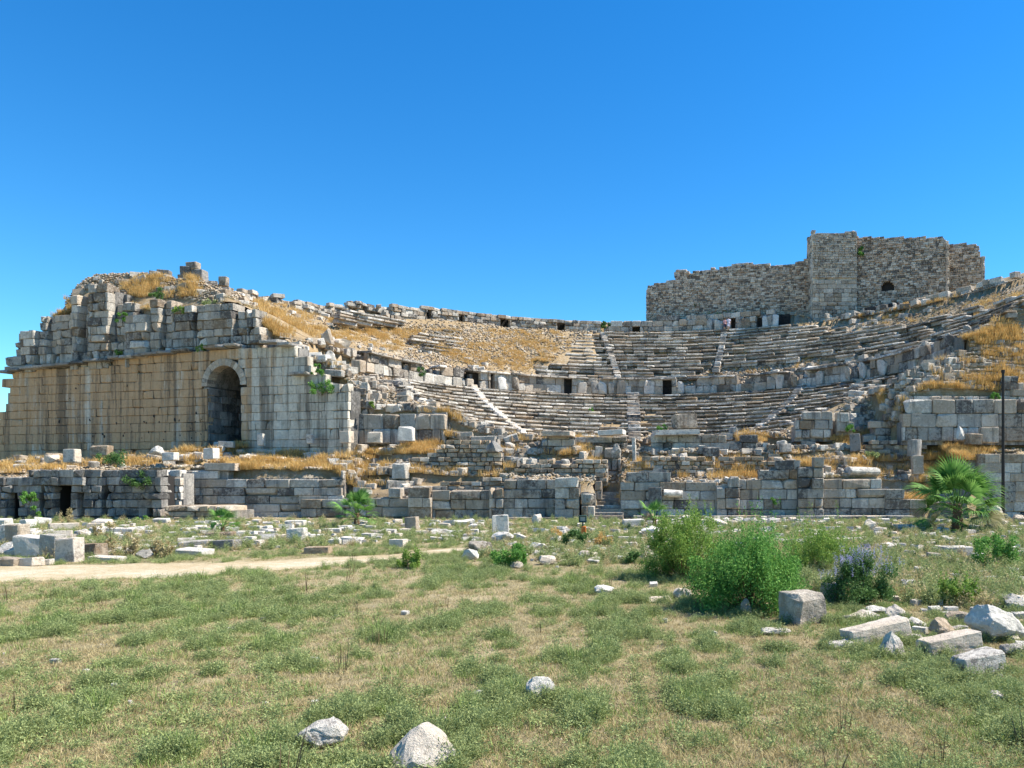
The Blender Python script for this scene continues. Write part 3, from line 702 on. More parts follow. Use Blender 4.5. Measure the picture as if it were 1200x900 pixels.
# upper broken tier on the cornice
wu = W(12, 77.0, 312, 69.3)
up2 = thing('buttressed_wall', 'broken blue-grey upper wall with projecting piers, standing on the cornice of the arched wall', 'wall')
utop = wu.prof([(12, 432), (17, 420), (18, 400), (30, 393), (50, 392), (51, 376), (62, 374), (75, 368), (93, 368), (94, 348), (101, 342), (113, 340), (114, 338), (140, 338), (141, 352), (157, 352), (158, 369), (182, 369), (183, 354), (194, 353), (206, 360), (232, 361), (234, 361), (235, 361), (277, 358), (278, 366), (291, 366), (292, 362), (303, 363), (304, 388), (312, 390)])
ubase = wu.prof([(12, 439), (312, 404)])
piers = [(34, 51, .9, 395), (52, 60, .5, 374), (69, 92, .35, 390), (93, 101, .9, 345), (113, 137, .95, 338), (158, 183, 1.1, 369), (183, 194, .7, 352), (207, 232, .6, 360), (235, 278, .5, 355), (292, 303, .35, 360)]
PS = [(wu.spx(a), wu.spx(b), d) for a, b, d, t in piers]
def urel(q, z):
    for a, b, d in PS:
        if a <= q <= b: return d
    return 0 if z > ubase(q)+1.4 else .55
def uhole(z): return []
def path_cuts(z):
    H = []
    for a, b, d in PS: H += [(a-.02, a+.02), (b-.02, b+.02)]
    return H
ashlar(up2, wu, ubase, utop, .82, 1.15, 1.5, M['grey'], rough=.35, seed=41, proud=.05, hole=path_cuts, relief=urel, core=M['dark'], corein=.8, chv=.2, ragged=.15, gap=.03, tilt=.008)

# inner return walls at the near ends of the seats
wi = W(411, 67.4, 522, 67.4)
inner = thing('retaining_wall', 'low wall of tall smooth grey slabs between the arched wall and the lowest left seats', 'wall')
it = wi.prof([(411, 486), (440, 484), (459, 483), (460, 482), (521, 479), (522, 481)])
ashlar(inner, wi, wi.prof([(411, 520), (522, 512)]), it, 1.32, 1.15, .8, M['grey'], rough=.45, seed=43, proud=.04, core=M['dark'], corein=.35, chv=.04, ragged=.0, coretop=.2)
# stepped coping going up along the seats
cp = Soup()
for k in range(16):
    t = k/15; px = 528-(528-472)*t; py = 497-(497-446)*t; Y = 69+t*9; x, y, z = P(px, py, Y)
    cp.inst(ROUGHV[1.0][k % 6], scl(rotz(np.array([r9.gauss(0, .1)])), 1.0, 1.6, r9.uniform(1.0, 1.5)), np.array([[x-.3, y, z-.55]]))
cp.build('coping_row', M['seat'], inner)
# small stack above the corner of the arched wall
wc = W(409, 68.2, 437, 68.2)
nub = thing('broken_wall', 'dark broken stub of blocks above the right end of the arched wall', 'wall')
ashlar(nub, wc, const(ZY(488, 68)), wc.prof([(409, 452), (425, 451), (426, 458), (432, 470), (437, 474)]), .75, 1.1, .8, M['grey'], rough=.6, seed=44, proud=.1, core=M['dark'], corein=.4)

# right side wall
wr = W(1058, 64.0, 1400, 64.0)
rw = thing('retaining_wall', 'high smooth grey wall in tall courses, right of the seats behind the pole', 'wall')
ashlar(rw, wr, const(ZY(517, 64)), wr.prof([(1058, 489), (1066, 489), (1067, 470), (1150, 470), (1400, 470)]), 1.22, 1.5, .9, M['grey'], rough=.15, seed=45, proud=.03, core=M['dark'], corein=.35, chv=.08, ragged=.0, gap=.03)
wr2 = W(1062, 64.95, 1400, 64.95)
rw2 = thing('broken_wall', 'short upper course of broken blocks above the high right retaining wall', 'wall')
ashlar(rw2, wr2, const(ZY(474, 65.5)), wr2.prof([(1062, 466), (1105, 461), (1140, 459), (1165, 462), (1178, 464), (1179, 442), (1192, 442), (1193, 452), (1400, 455)]), .6, .9, .7, M['grey'], rough=.7, seed=46, proud=.1, skip=.06, tilt=.03)
wr3 = W(1149, 59.4, 1400, 59.4)
rw3 = thing('low_wall', 'dark grey coursed wall at the right frame edge behind the metal pole', 'wall')
ashlar(rw3, wr3, const(-.3), wr3.prof([(1149, 536), (1162, 536), (1163, 529), (1400, 529)]), .78, 1.3, .9, M['grey'], rough=.25, seed=47, core=M['dark'], proud=.03)

# ================================================================== THE STAGE BUILDING
def facade(name, label, pxa, pxb, Y, top, base=608, ch=.74, bl=1.5, mat='grey', seed=0, relief=None, yb=None, **k):
    pa = W(pxa, Y, pxb, yb or Y); o = thing(name, label, 'wall'); tp = pa.prof(top) if isinstance(top, list) else pa.prof([(pxa, top), (pxb, top)])
    kw = dict(rough=.3, proud=.035, core=M['dark'], corein=.35, gap=.03, chv=.1, thick=.85); kw.update(k)
    ashlar(o, pa, const(ZY(base, Y)), tp, ch, bl, kw.pop('thick'), M[mat], seed=seed, relief=relief, **kw); return o
facade('low_wall', 'low broken wall of two courses with rubble on top, left of the taller stage front', 505, 588, 58.9, [(505, 578), (545, 576), (580, 577), (588, 577)], seed=51, rough=.5)
facade('wall_pier', 'squat pier of big square blocks ending the low broken wall on its left', 478, 505, 58.3, 574, seed=52, ch=.8)
facade('wall_pier', 'pier of pale-edged blocks where the low wall meets the taller stage front', 573, 590, 58.4, 574, seed=53, ch=.8)
facade('stage_wall', 'stage front wall of four to five courses left of the middle steps', 590, 652, 58.6, [(590, 556), (620, 555), (621, 563), (652, 563)], seed=54)
facade('wall_pier', 'projecting pier of neat grey blocks left of the middle steps, sunlit on its right edge', 650, 679, 57.9, 563, seed=55, ch=.79, bl=1.3)
facade('wall_pier', 'narrow leaning pier of worn pinkish grey blocks beside the middle steps', 681, 697, 57.7, 573, seed=56, ch=.9, bl=1.0)
facade('stage_wall', 'ragged inner jamb of stacked blocks left of the steps, seen deep in the gap', 697, 705, 60.0, 560, seed=57, bl=.6)
facade('stage_wall', 'stage front wall between the middle steps and the first right pier', 727, 842, 58.6, [(727, 563), (746, 560), (747, 546), (780, 545), (782, 560), (842, 563)], seed=58)
facade('wall_pier', 'projecting pier of grey blocks in the middle of the right stage front', 840, 867, 57.9, 563, seed=59, ch=.79, bl=1.3)
facade('stage_wall', 'stage front wall between the two right piers, with a small green plant', 866, 938, 58.6, [(866, 563), (905, 563), (906, 542), (938, 542)], seed=60)
facade('wall_pier', 'widest and tallest pier of the stage front, second from the right', 936, 966, 57.9, [(936, 541), (966, 541)], seed=61, ch=.79, bl=1.4)
facade('stage_wall', 'right stage front wall topped by a fallen column, ending in a stepped edge', 965, 1040, 58.6, [(965, 562), (1036, 562), (1037, 575), (1040, 575)], seed=62)
facade('low_wall', 'low broken end of the stage front beside the big fan palm', 1038, 1086, 58.3, [(1038, 574), (1057, 574), (1058, 587), (1086, 587)], seed=63)
facade('plinth', 'long low plinth of two flat courses along the foot of the right stage front', 742, 1072, 57.2, 605, base=611, ch=.42, bl=1.9, seed=64, thick=1.2)
facade('plinth', 'low plinth course at the foot of the left stage front', 590, 700, 57.2, 608, base=612, ch=.36, bl=1.9, seed=65, thick=1.2)
facade('broken_wall', 'stepped broken wall climbing between the top terrace pile and the high right wall', 1012, 1060, 65.9, [(1012, 506), (1024, 503), (1025, 494), (1038, 492), (1039, 482), (1049, 480), (1050, 470), (1060, 468)], base=518, seed=90, ch=.6, bl=1.0, rough=.6, proud=.08)
# left tiers
facade('terrace_wall', 'weathered six-course terrace wall below the golden grass, right of the sooty wall', 212, 402, 60.9, [(212, 546), (262, 546), (263, 556), (380, 556), (402, 552)], base=609, seed=66, ch=.66, bl=1.7, rough=.4, proud=.05)
facade('low_wall', 'low dark wall with a long flat coping left of the second palm', 352, 420, 59.6, [(352, 582), (353, 583), (405, 580), (420, 580)], base=606, seed=67, rough=.5)
facade('low_wall', 'sunken wall of rough blocks behind the second palm', 420, 480, 59.3, [(420, 577), (440, 579), (480, 577)], base=606, seed=68, rough=.7)
facade('corner_pier', 'pale sunlit corner pier of stacked rough blocks at the right end of the sooty wall', 190, 212, 58.6, [(190, 548), (212, 550)], base=605, seed=69, ch=.6, bl=1.1, rough=.8, mat='white', proud=.08)
facade('stone_bench', 'low block-like masonry bench with flat pale top in front of the terrace wall', 193, 270, 56.4, 593, base=613, seed=70, ch=.42, bl=1.0, rough=.8, mat='rubble', proud=.05, thick=2.6)
so = W(-60, 57.2, 192, 57.2)
sooty = thing('sooty_wall', 'blackened rough lower wall with blind arches at the far left, plants growing on it', 'wall')
niches = [(6, 17, 575), (46, 52, 572), (63, 84, 565), (92, 97, 578), (118, 124, 572), (172, 183, 598)]
NS = [(so.spx(a), so.spx(b), ZY(t, 57.2)) for a, b, t in niches]
def shole(z):
    H = []
    for a, b, t in NS:
        if z < t-(b-a)/2: H.append((a, b))
        elif z < t: w_ = (b-a)/2*math.sqrt(max(0, 1-((z-t+(b-a)/2)/((b-a)/2))**2)); H.append(((a+b)/2-w_, (a+b)/2+w_))
    return H
def srel(q, z): return .28*math.sin(q*.9)*(.5 if math.sin(q*2.3) > 0 else 1)
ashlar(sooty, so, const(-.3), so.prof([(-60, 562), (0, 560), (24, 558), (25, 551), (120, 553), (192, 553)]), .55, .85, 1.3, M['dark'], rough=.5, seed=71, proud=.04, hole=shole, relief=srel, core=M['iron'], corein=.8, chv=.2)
# middle tiers behind the front: rough walls on the terraces
facade('rubble_wall', 'dark rubble wall under the grassy ledge left of centre', 465, 588, 63.6, [(465, 545), (480, 538), (510, 527), (520, 517), (560, 513), (575, 520), (588, 528)], base=556, seed=72, ch=.36, bl=.6, mat='rubble', rough=.9, single=False, proud=.1)
facade('block_course', 'course of large pale and dark blocks on the rubble wall left of centre', 538, 582, 64.2, [(538, 512), (556, 508), (582, 510)], base=526, seed=73, ch=.55, bl=1.4, rough=.6)
facade('rubble_wall', 'lower rubble wall above the low broken front, left of the stage front', 455, 600, 61.2, [(455, 585), (470, 572), (520, 565), (560, 562), (585, 558), (600, 552)], base=580, seed=74, ch=.36, bl=.6, mat='rubble', rough=.9, single=False, proud=.12)
facade('rubble_wall', 'crumbling rubble wall behind the left stage front, with small trefoil-like gaps', 598, 712, 61.6, [(598, 556), (610, 545), (640, 540), (672, 542), (673, 536), (712, 540)], base=565, seed=75, ch=.38, bl=.65, mat='rubble', rough=.9, single=False, proud=.12)
facade('broken_wall', 'broken wall stub of pale blocks under a lintel, left of the central axis', 634, 674, 65.0, [(634, 509), (674, 509)], base=540, seed=76, ch=.62, bl=1.1, rough=.6, relief=lambda q, z: 0 if z > 5.3 else None)
facade('broken_wall', 'tall worn door jamb of upright blocks at the head of the steps', 708, 728, 63.8, [(708, 524), (716, 520), (728, 522)], base=566, seed=77, ch=.95, bl=.7, rough=.8)
facade('rubble_wall', 'layered rubble wall right of the steps with dry grass along its top', 738, 838, 61.8, [(738, 540), (770, 535), (838, 537)], base=566, seed=78, ch=.36, bl=.62, mat='rubble', rough=.9, single=False, proud=.12)
facade('block_course', 'upper course of grey slabs right of the central axis below the great block', 763, 900, 65.4, [(763, 510), (850, 512), (900, 516)], base=536, seed=79, ch=.62, bl=1.3, rough=.5)
facade('rubble_wall', 'reddish rubble wall between the two right tiers', 800, 985, 62.0, [(800, 538), (870, 535), (940, 538), (985, 545)], base=566, seed=80, ch=.36, bl=.62, mat='rubble', rough=.9, single=False, proud=.12)
facade('rubble_wall', 'long rubble bank above the right front with scattered square blocks', 900, 1085, 64.6, [(900, 520), (985, 524), (1030, 516), (1085, 522)], base=548, seed=81, ch=.38, bl=.7, mat='rubble', rough=.9, single=False, proud=.15, skip=.06)
facade('broken_wall', 'stack of dark grey blocks on the top terrace in front of the right seats', 932, 976, 66.4, [(932, 497), (942, 491), (950, 488), (951, 487), (972, 486), (976, 490)], base=513, seed=82, ch=.8, bl=1.0, rough=.4, skip=.05)
facade('broken_wall', 'small pile of two grey blocks with a green plant beside it on the top terrace', 981, 1001, 66.2, 488, base=506, seed=83, ch=.85, bl=1.1, rough=.4)
facade('block_course', 'pale slabs in a short row left of the axis at the foot of the seats', 640, 735, 66.4, [(640, 512), (690, 514), (735, 512)], base=526, seed=84, ch=.5, bl=1.7, rough=.5, mat='seat')

# middle steps
steps = thing('stone_steps', 'flight of worn stone steps through the gap in the stage front', 'steps')
for k in range(9):
    Y = 57.4+k*.62; z = .12+k*.245; xa = P(698, 0, 58)[0]; xb = P(729, 0, 58)[0]
    link('step', vmesh('rough' if k % 2 else 'cut', 3.0, k % 6, M['seat']), steps, ((xa+xb)/2, Y+.5, z), (0, 0, r9.gauss(0, .02)), (xb-xa+.2, 1.0, .27))

# ================================================================== LOOSE STONES
def subdivided(V, Fx, levels, amp, freq, sd, flat=0):
    bm = bmesh.new(); vs = [bm.verts.new(v) for v in V]
    for f in Fx:
        try: bm.faces.new([vs[i] for i in f])
        except ValueError: pass
    for _ in range(levels): bmesh.ops.subdivide_edges(bm, edges=bm.edges, cuts=1, use_grid_fill=True)
    bmesh.ops.triangulate(bm, faces=bm.faces)
    for _ in range(1): bmesh.ops.smooth_vert(bm, verts=bm.verts, factor=.15, use_axis_x=True, use_axis_y=True, use_axis_z=True)
    bm.normal_update()
    for v in bm.verts:
        p = v.co*freq+Vector((sd*3.1, sd*1.7, sd)); n = mnoise.fractal(p, .9, 2.1, 5)
        v.co += v.normal*amp*n
    bm.verts.index_update(); out = np.array([v.co[:] for v in bm.verts]), np.array([[v.index for v in f.verts] for f in bm.faces]); bm.free(); return out
def stone_thing(name, label, cat, px, py, w, h, mat='grey', kind='block', rot=0., tilt=0., depth=1.0, seed=1, lvl=None, group=None, sink=.13, Y=None, z=None):
    """w, h: the stone's width and height in photo pixels; (px, py): middle of its foot"""
    if Y is None:
        x, y, zz, ok = hit(px, py); x, y, zz = float(x[0]), float(y[0]), float(zz[0])
    else: x, y, zz = P(px, py, Y)
    if z is not None: zz = z
    Wm, Hm = w*y/F, h*y/F; Dm = Wm*depth
    if lvl is None: lvl = 3 if y < 30 else (1 if y < 62 else 0)
    rr = random.Random(seed)
    if kind == 'block':
        c_ = min(Wm, Hm, Dm)*.045; V, Fx = block_var(Wm, Hm, Dm, c_, c_*.5, seed); V = V*np.array([Wm, Dm, Hm])
    elif kind == 'drum':
        pts = [(Wm/2*sx*(1-rr.uniform(0, .04)), Dm/2*math.cos(a), Hm/2*math.sin(a)) for sx in (-1, 1) for a in np.linspace(0, 2*math.pi, 15)[:-1]]; V, Fx = hull(pts)
    elif kind == 'column':
        pts = [(Wm/2*math.cos(a)*(1+.02*sz), Dm/2*math.sin(a), Hm/2*sz) for sz in (-1, 1) for a in np.linspace(0, 2*math.pi, 15)[:-1]]; V, Fx = hull(pts)
    else:
        pts = []
        for k in range(20):
            v = Vector((rr.gauss(0, 1), rr.gauss(0, 1), rr.gauss(0, 1))).normalized(); e = .5 if kind == 'rock' else .56
            v = Vector([max(-.42, min(.42, q*e)) for q in v]); 
            if kind == 'peak' and v.z > 0: v.x *= (1-v.z*1.9*.9); v.y *= (1-v.z*1.6)
            pts.append((v.x/.42*.5*Wm, v.y/.42*.5*Dm, v.z/.42*.5*Hm))
        if kind == 'tri':
            pts = [(a_*Wm*.5*rr.uniform(.85, 1), b_*Dm*.5, -Hm*.5) for a_ in (-1, 1) for b_ in (-1, 1)]+[(-Wm*.47, -Dm*.3, -Hm*.32), (Wm*.46, -Dm*.25, -Hm*.05), (Wm*.3, Dm*.2, Hm*.18), (Wm*.02, -Dm*.1, Hm*.5), (Wm*.12, Dm*.1, Hm*.46), (-Wm*.12, Dm*.15, Hm*.3), (0, -Dm*.5, -Hm*.1), (Wm*.25, -Dm*.45, -Hm*.2)]
        if kind == 'peak': pts.append((Wm*rr.uniform(-.1, .15), 0, Hm*.5))
        V, Fx = hull(pts)
    if lvl: V, Fx = subdivided(V, Fx, lvl, min(Wm, Hm)*(.035 if kind in ('block', 'drum', 'column') else .09), 1.7/max(min(Wm, Dm), .1), seed)
    o = link(name, mesh_tris(name, V, Fx, M[mat], False), None, (x, y+Dm*.3, zz+Hm*(.5-sink)), (tilt*.4, tilt, rot))
    return tag(o, label, cat, group)
near = [
 ('boulder', 'dark shaded lump behind the big white boulder at right', 'boulder', 1125, 735, 34, 18, 'grey', 'rock', .2, 0, .7),
 ('boulder', 'grey broken slab between the lichen rock and the long dark-ended block', 'boulder', 1070, 756, 30, 12, 'grey', 'rock', .4, 0, .6),
 ('boulder', 'weathered grey stone at the right frame edge below the big white boulder', 'boulder', 1192, 772, 34, 16, 'grey', 'rock', .2, 0, .7),
 ('boulder', 'flat cracked pale rock in front of the blue-flowered bush', 'boulder', 1030, 722, 40, 12, 'white', 'rock', .2, 0, .5),
 ('boulder', 'small dark stone in the grass below the lowest tilted block', 'boulder', 1088, 800, 18, 9, 'grey', 'rock', .2, 0, .8),
 ('stone_block', 'large upright square cut block with pale flat top beside the bright green shrub', 'stone block', 944, 733, 46, 40, 'grey', 'block', .5, 0, .8),
 ('stone_block', 'smaller dark cut block half hidden behind the large square one', 'stone block', 978, 708, 22, 26, 'grey', 'block', .45, .05, .9),
 ('boulder', 'pointed pitted rock in the grass before the long orange-topped block', 'boulder', 1046, 773, 32, 36, 'white', 'tri', .2, 0, .8),
 ('stone_block', 'long low broken block with orange lichen on its upper edge', 'stone block', 1030, 757, 84, 28, 'white', 'block', .35, -.14, .3),
 ('stone_block', 'long dark-ended block lying flat behind the lowest right block', 'stone block', 1116, 772, 74, 26, 'white', 'block', .3, -.12, .35),
 ('stone_block', 'tilted pale block lying lowest at the right, nearest the frame bottom of the group', 'stone block', 1150, 793, 62, 26, 'white', 'block', .35, -.12, .5),
 ('boulder', 'small white rounded rock low in the right corner of the field', 'boulder', 1168, 828, 26, 14, 'white', 'rock', 0, 0, .8),
 ('boulder', 'rough rock with bright orange lichen between the long block and the white boulder', 'boulder', 1108, 748, 36, 24, 'rubble', 'rock', .3, 0, .7),
 ('boulder', 'big smooth white boulder at the right frame edge', 'boulder', 1174, 752, 66, 44, 'white', 'rock', .3, .45, .8),
 ('boulder', 'pale wedge of rock running out of the frame behind the big white boulder', 'boulder', 1205, 720, 50, 26, 'white', 'rock', 0, 0, .8),
 ('boulder', 'flat white slab of rock right of the square block, in the grass', 'boulder', 1010, 730, 46, 13, 'white', 'rock', .1, 0, .6),
 ('boulder', 'small pointed pale rock rising behind the orange-topped block', 'boulder', 1050, 728, 28, 20, 'white', 'peak', .1, 0, .7),
 ('boulder', 'jagged pale rock right of the small pointed one', 'boulder', 1078, 738, 26, 18, 'white', 'rock', .1, 0, .7),
 ('boulder', 'low pale rock half sunk in grass, left end of the right stone group', 'boulder', 985, 762, 36, 13, 'white', 'rock', -.3, 0, .7),
 ('boulder', 'flat pale slab in the grass below the large square block', 'boulder', 908, 747, 40, 9, 'white', 'rock', 0, 0, .5),
 ('boulder', 'thin flat pale stone below the flat slab near the square block', 'boulder', 914, 762, 28, 7, 'white', 'rock', 0, 0, .5),
 ('boulder', 'small grey stone against the foot of the large square block', 'boulder', 976, 732, 16, 9, 'grey', 'rock', 0, 0, .8),
 ('boulder', 'bright white triangular rock, largest in the near grass at the bottom', 'boulder', 484, 905, 98, 56, 'white', 'tri', .1, 0, .7),
 ('boulder', 'pale elongated rock with dark left end, left of the near triangular one', 'boulder', 372, 886, 62, 32, 'white', 'rock', .3, -.3, .6),
 ('boulder', 'crumbly pale rock in the lower middle of the field', 'boulder', 632, 826, 34, 34, 'white', 'rock', .3, 0, .8),
 ('boulder', 'low pale stone just left of the crumbly rock', 'boulder', 566, 824, 34, 12, 'white', 'rock', .1, 0, .6),
 ('boulder', 'small white stone behind the crumbly rock in the lower middle', 'boulder', 585, 798, 16, 9, 'white', 'rock', .1, 0, .8),
 ('boulder', 'white flat stone pair left end, in the grass left of the bright shrub', 'boulder', 772, 708, 30, 10, 'white', 'rock', .1, 0, .7),
 ('boulder', 'brightest white stone at the left foot of the bright shrub', 'boulder', 800, 705, 24, 17, 'white', 'rock', .3, 0, .8),
 ('boulder', 'grey upright slab in the shade under the bright green shrub', 'boulder', 874, 723, 16, 24, 'grey', 'peak', .2, 0, .6),
 ('boulder', 'pale stone in the weeds far left of the bright shrub', 'boulder', 708, 698, 24, 12, 'white', 'rock', .3, 0, .7),
 ('boulder', 'small white stone in the open grass left of middle', 'boulder', 104, 692, 14, 5, 'white', 'rock', 0, 0, .7),
 ('boulder', 'small pale stone in the left grass below the track', 'boulder', 240, 775, 18, 6, 'white', 'rock', 0, 0, .7),
 ('boulder', 'small pale stone at the left frame side low in the grass', 'boulder', 48, 833, 14, 7, 'white', 'rock', 0, 0, .7),
 ('boulder', 'tiny white stone in the grass above the lower left tuft', 'boulder', 252, 793, 16, 6, 'white', 'rock', 0, 0, .7),
]
for k, q in enumerate(near):
    stone_thing(q[0], q[1], q[2], q[3], q[4], q[5], q[6], q[7], q[8], q[9], q[10], q[11], seed=95+k)
fx = []; fy = []
for q in near:
    hx, hy, hz, _ = hit(q[3], q[4]); w_ = q[5]*float(hy[0])/F
    for k in range(9): fx.append(float(hx[0])+random.uniform(-.65, .65)*w_); fy.append(float(hy[0])+random.uniform(-.12, .12)-.05*w_)
FRINGE = (np.array(fx), np.array(fy))
# heaps in the middle distance
mid = [
 ('boulder', 'tall pale upright slab standing at the end of the dirt track', 586, 628, 19, 28, 'white', 'block'), ('boulder', 'white rock leaning at the foot of the tall upright slab', 588, 637, 26, 16, 'white', 'rock'),
 ('boulder', 'dark-mottled white rock at the left of the bush by the track end', 562, 648, 28, 16, 'grey', 'rock'), ('boulder', 'bright white rock below the mottled one at the track end', 549, 657, 20, 16, 'white', 'rock'),
 ('boulder', 'white rock touching the right side of the bush by the track end', 630, 648, 22, 14, 'white', 'rock'), ('boulder', 'pale rock below the bush by the track end', 604, 666, 18, 9, 'white', 'rock'),
 ('boulder', 'white angular rock lower right of the bush by the track end', 641, 663, 20, 13, 'white', 'rock'), ('boulder', 'curved white fragment standing before the left stage front', 630, 615, 14, 14, 'white', 'rock'),
 ('boulder', 'white rock in the weeds in front of the middle steps', 688, 655, 24, 10, 'white', 'rock'), ('boulder', 'grey-white rock below the small palm in the middle', 764, 630, 26, 16, 'white', 'rock'),
 ('boulder', 'rough brownish rock left of the small palm trunk', 760, 614, 18, 18, 'rubble', 'rock'), ('stone_block', 'pale flat slab lying in front of the middle steps', 742, 616, 24, 8, 'white', 'block'),
 ('boulder', 'dark and white rock before the right stage front, near the plinth', 1020, 621, 20, 14, 'white', 'peak'), ('boulder', 'low white rock right of the bright shrub top', 957, 628, 18, 9, 'white', 'rock'),
 ('stone_block', 'flat pale slab above the blue-flowered bush', 1000, 636, 22, 6, 'white', 'block'), ('boulder', 'white rock with rubble right of the big palm', 1170, 612, 20, 22, 'white', 'peak'),
 ('boulder', 'pale block right of the big palm at the frame edge', 1194, 612, 18, 10, 'grey', 'rock'), ('stone_block', 'dark-fronted flat block in the weeds right of the blue-flowered bush', 1098, 656, 18, 8, 'grey', 'block'),
 ('stone_block', 'long pale slab leaning into the green bush at the right', 1122, 652, 34, 12, 'white', 'block'), ('boulder', 'white stone in the grass between blue-flowered bush and right bush', 1066, 690, 18, 14, 'white', 'rock'),
 ('stone_block', 'upright dark-grooved marble block near the low broken wall', 482, 621, 14, 17, 'grey', 'block'), ('stone_block', 'light rectangular block lying beside the track, right of the second palm', 371, 649, 28, 9, 'rubble', 'block'),
 ('stone_block', 'pale flat slab at the track edge under the second palm', 412, 637, 24, 8, 'white', 'block'), ('stone_block', 'white block at the track edge right of the second palm', 466, 641, 18, 10, 'white', 'block'),
 ('stone_block', 'stacked grey block with a flat cap between the two left palms', 346, 635, 20, 18, 'grey', 'block'), ('stone_block', 'white flat block on top of the stacked grey block between the two left palms', 345, 618, 22, 9, 'white', 'block'),
 ('stone_block', 'black-faced flat block behind the track, left of pair', 225, 644, 32, 11, 'grey', 'block'), ('stone_block', 'black-faced flat block behind the track, right of pair', 261, 644, 36, 12, 'dark', 'block'),
 ('stone_block', 'pale block under the left black-faced block', 224, 652, 34, 9, 'white', 'block'), ('boulder', 'rounded grey stone lying near the track amid dry thistles', 167, 655, 20, 11, 'grey', 'rock'),
 ('stone_block', 'long pale slab at the track edge under the thistles', 122, 658, 34, 6, 'white', 'block'), ('stone_block', 'pale tilted block right of the tall white slab', 104, 655, 24, 20, 'grey', 'block'),
 ('stone_block', 'tall smooth white slab, tallest of the carved blocks at far left', 78, 659, 28, 32, 'white', 'block'), ('stone_block', 'tall block with a carved notched edge behind the white slab', 58, 655, 20, 32, 'grey', 'block'),
 ('stone_block', 'wide block with a carved panel and dentils at far left', 34, 653, 32, 28, 'white', 'block'), ('stone_block', 'upright post-like block carved with dentils behind the wide carved block', 17, 641, 18, 30, 'grey', 'block'),
 ('stone_block', 'narrow upright pale post at the left frame edge', 2, 640, 10, 28, 'white', 'block'), ('boulder', 'ribbed pale fragment at the left frame edge beside the track', 8, 652, 34, 20, 'white', 'peak'),
 ('stone_block', 'overturned pale capital lying at the track edge, far left', 30, 664, 28, 11, 'white', 'block'), ('stone_block', 'dark shaded slab under the ribbed fragment, far left', 8, 665, 22, 12, 'grey', 'block'),
 ('stone_block', 'pale flat slab by the track under the carved wide block', 48, 663, 18, 7, 'white', 'block'), ('stone_block', 'large pale block in the weeds above the thistles', 140, 628, 28, 10, 'white', 'block'),
 ('stone_block', 'white square block right of the black-faced pair', 292, 636, 12, 8, 'white', 'block'), ('stone_block', 'long low slab above the right black-faced block', 255, 632, 30, 9, 'grey', 'block'),
]
for k, (nm, lab, px, py, w, h, mt, kd) in enumerate(mid):
    stone_thing(nm, lab, 'stone block' if nm == 'stone_block' else 'boulder', px, py, w, h, mt, kd, random.uniform(-.25, .25), random.uniform(-.08, .08), random.uniform(.5, .9), seed=300+k, lvl=2)
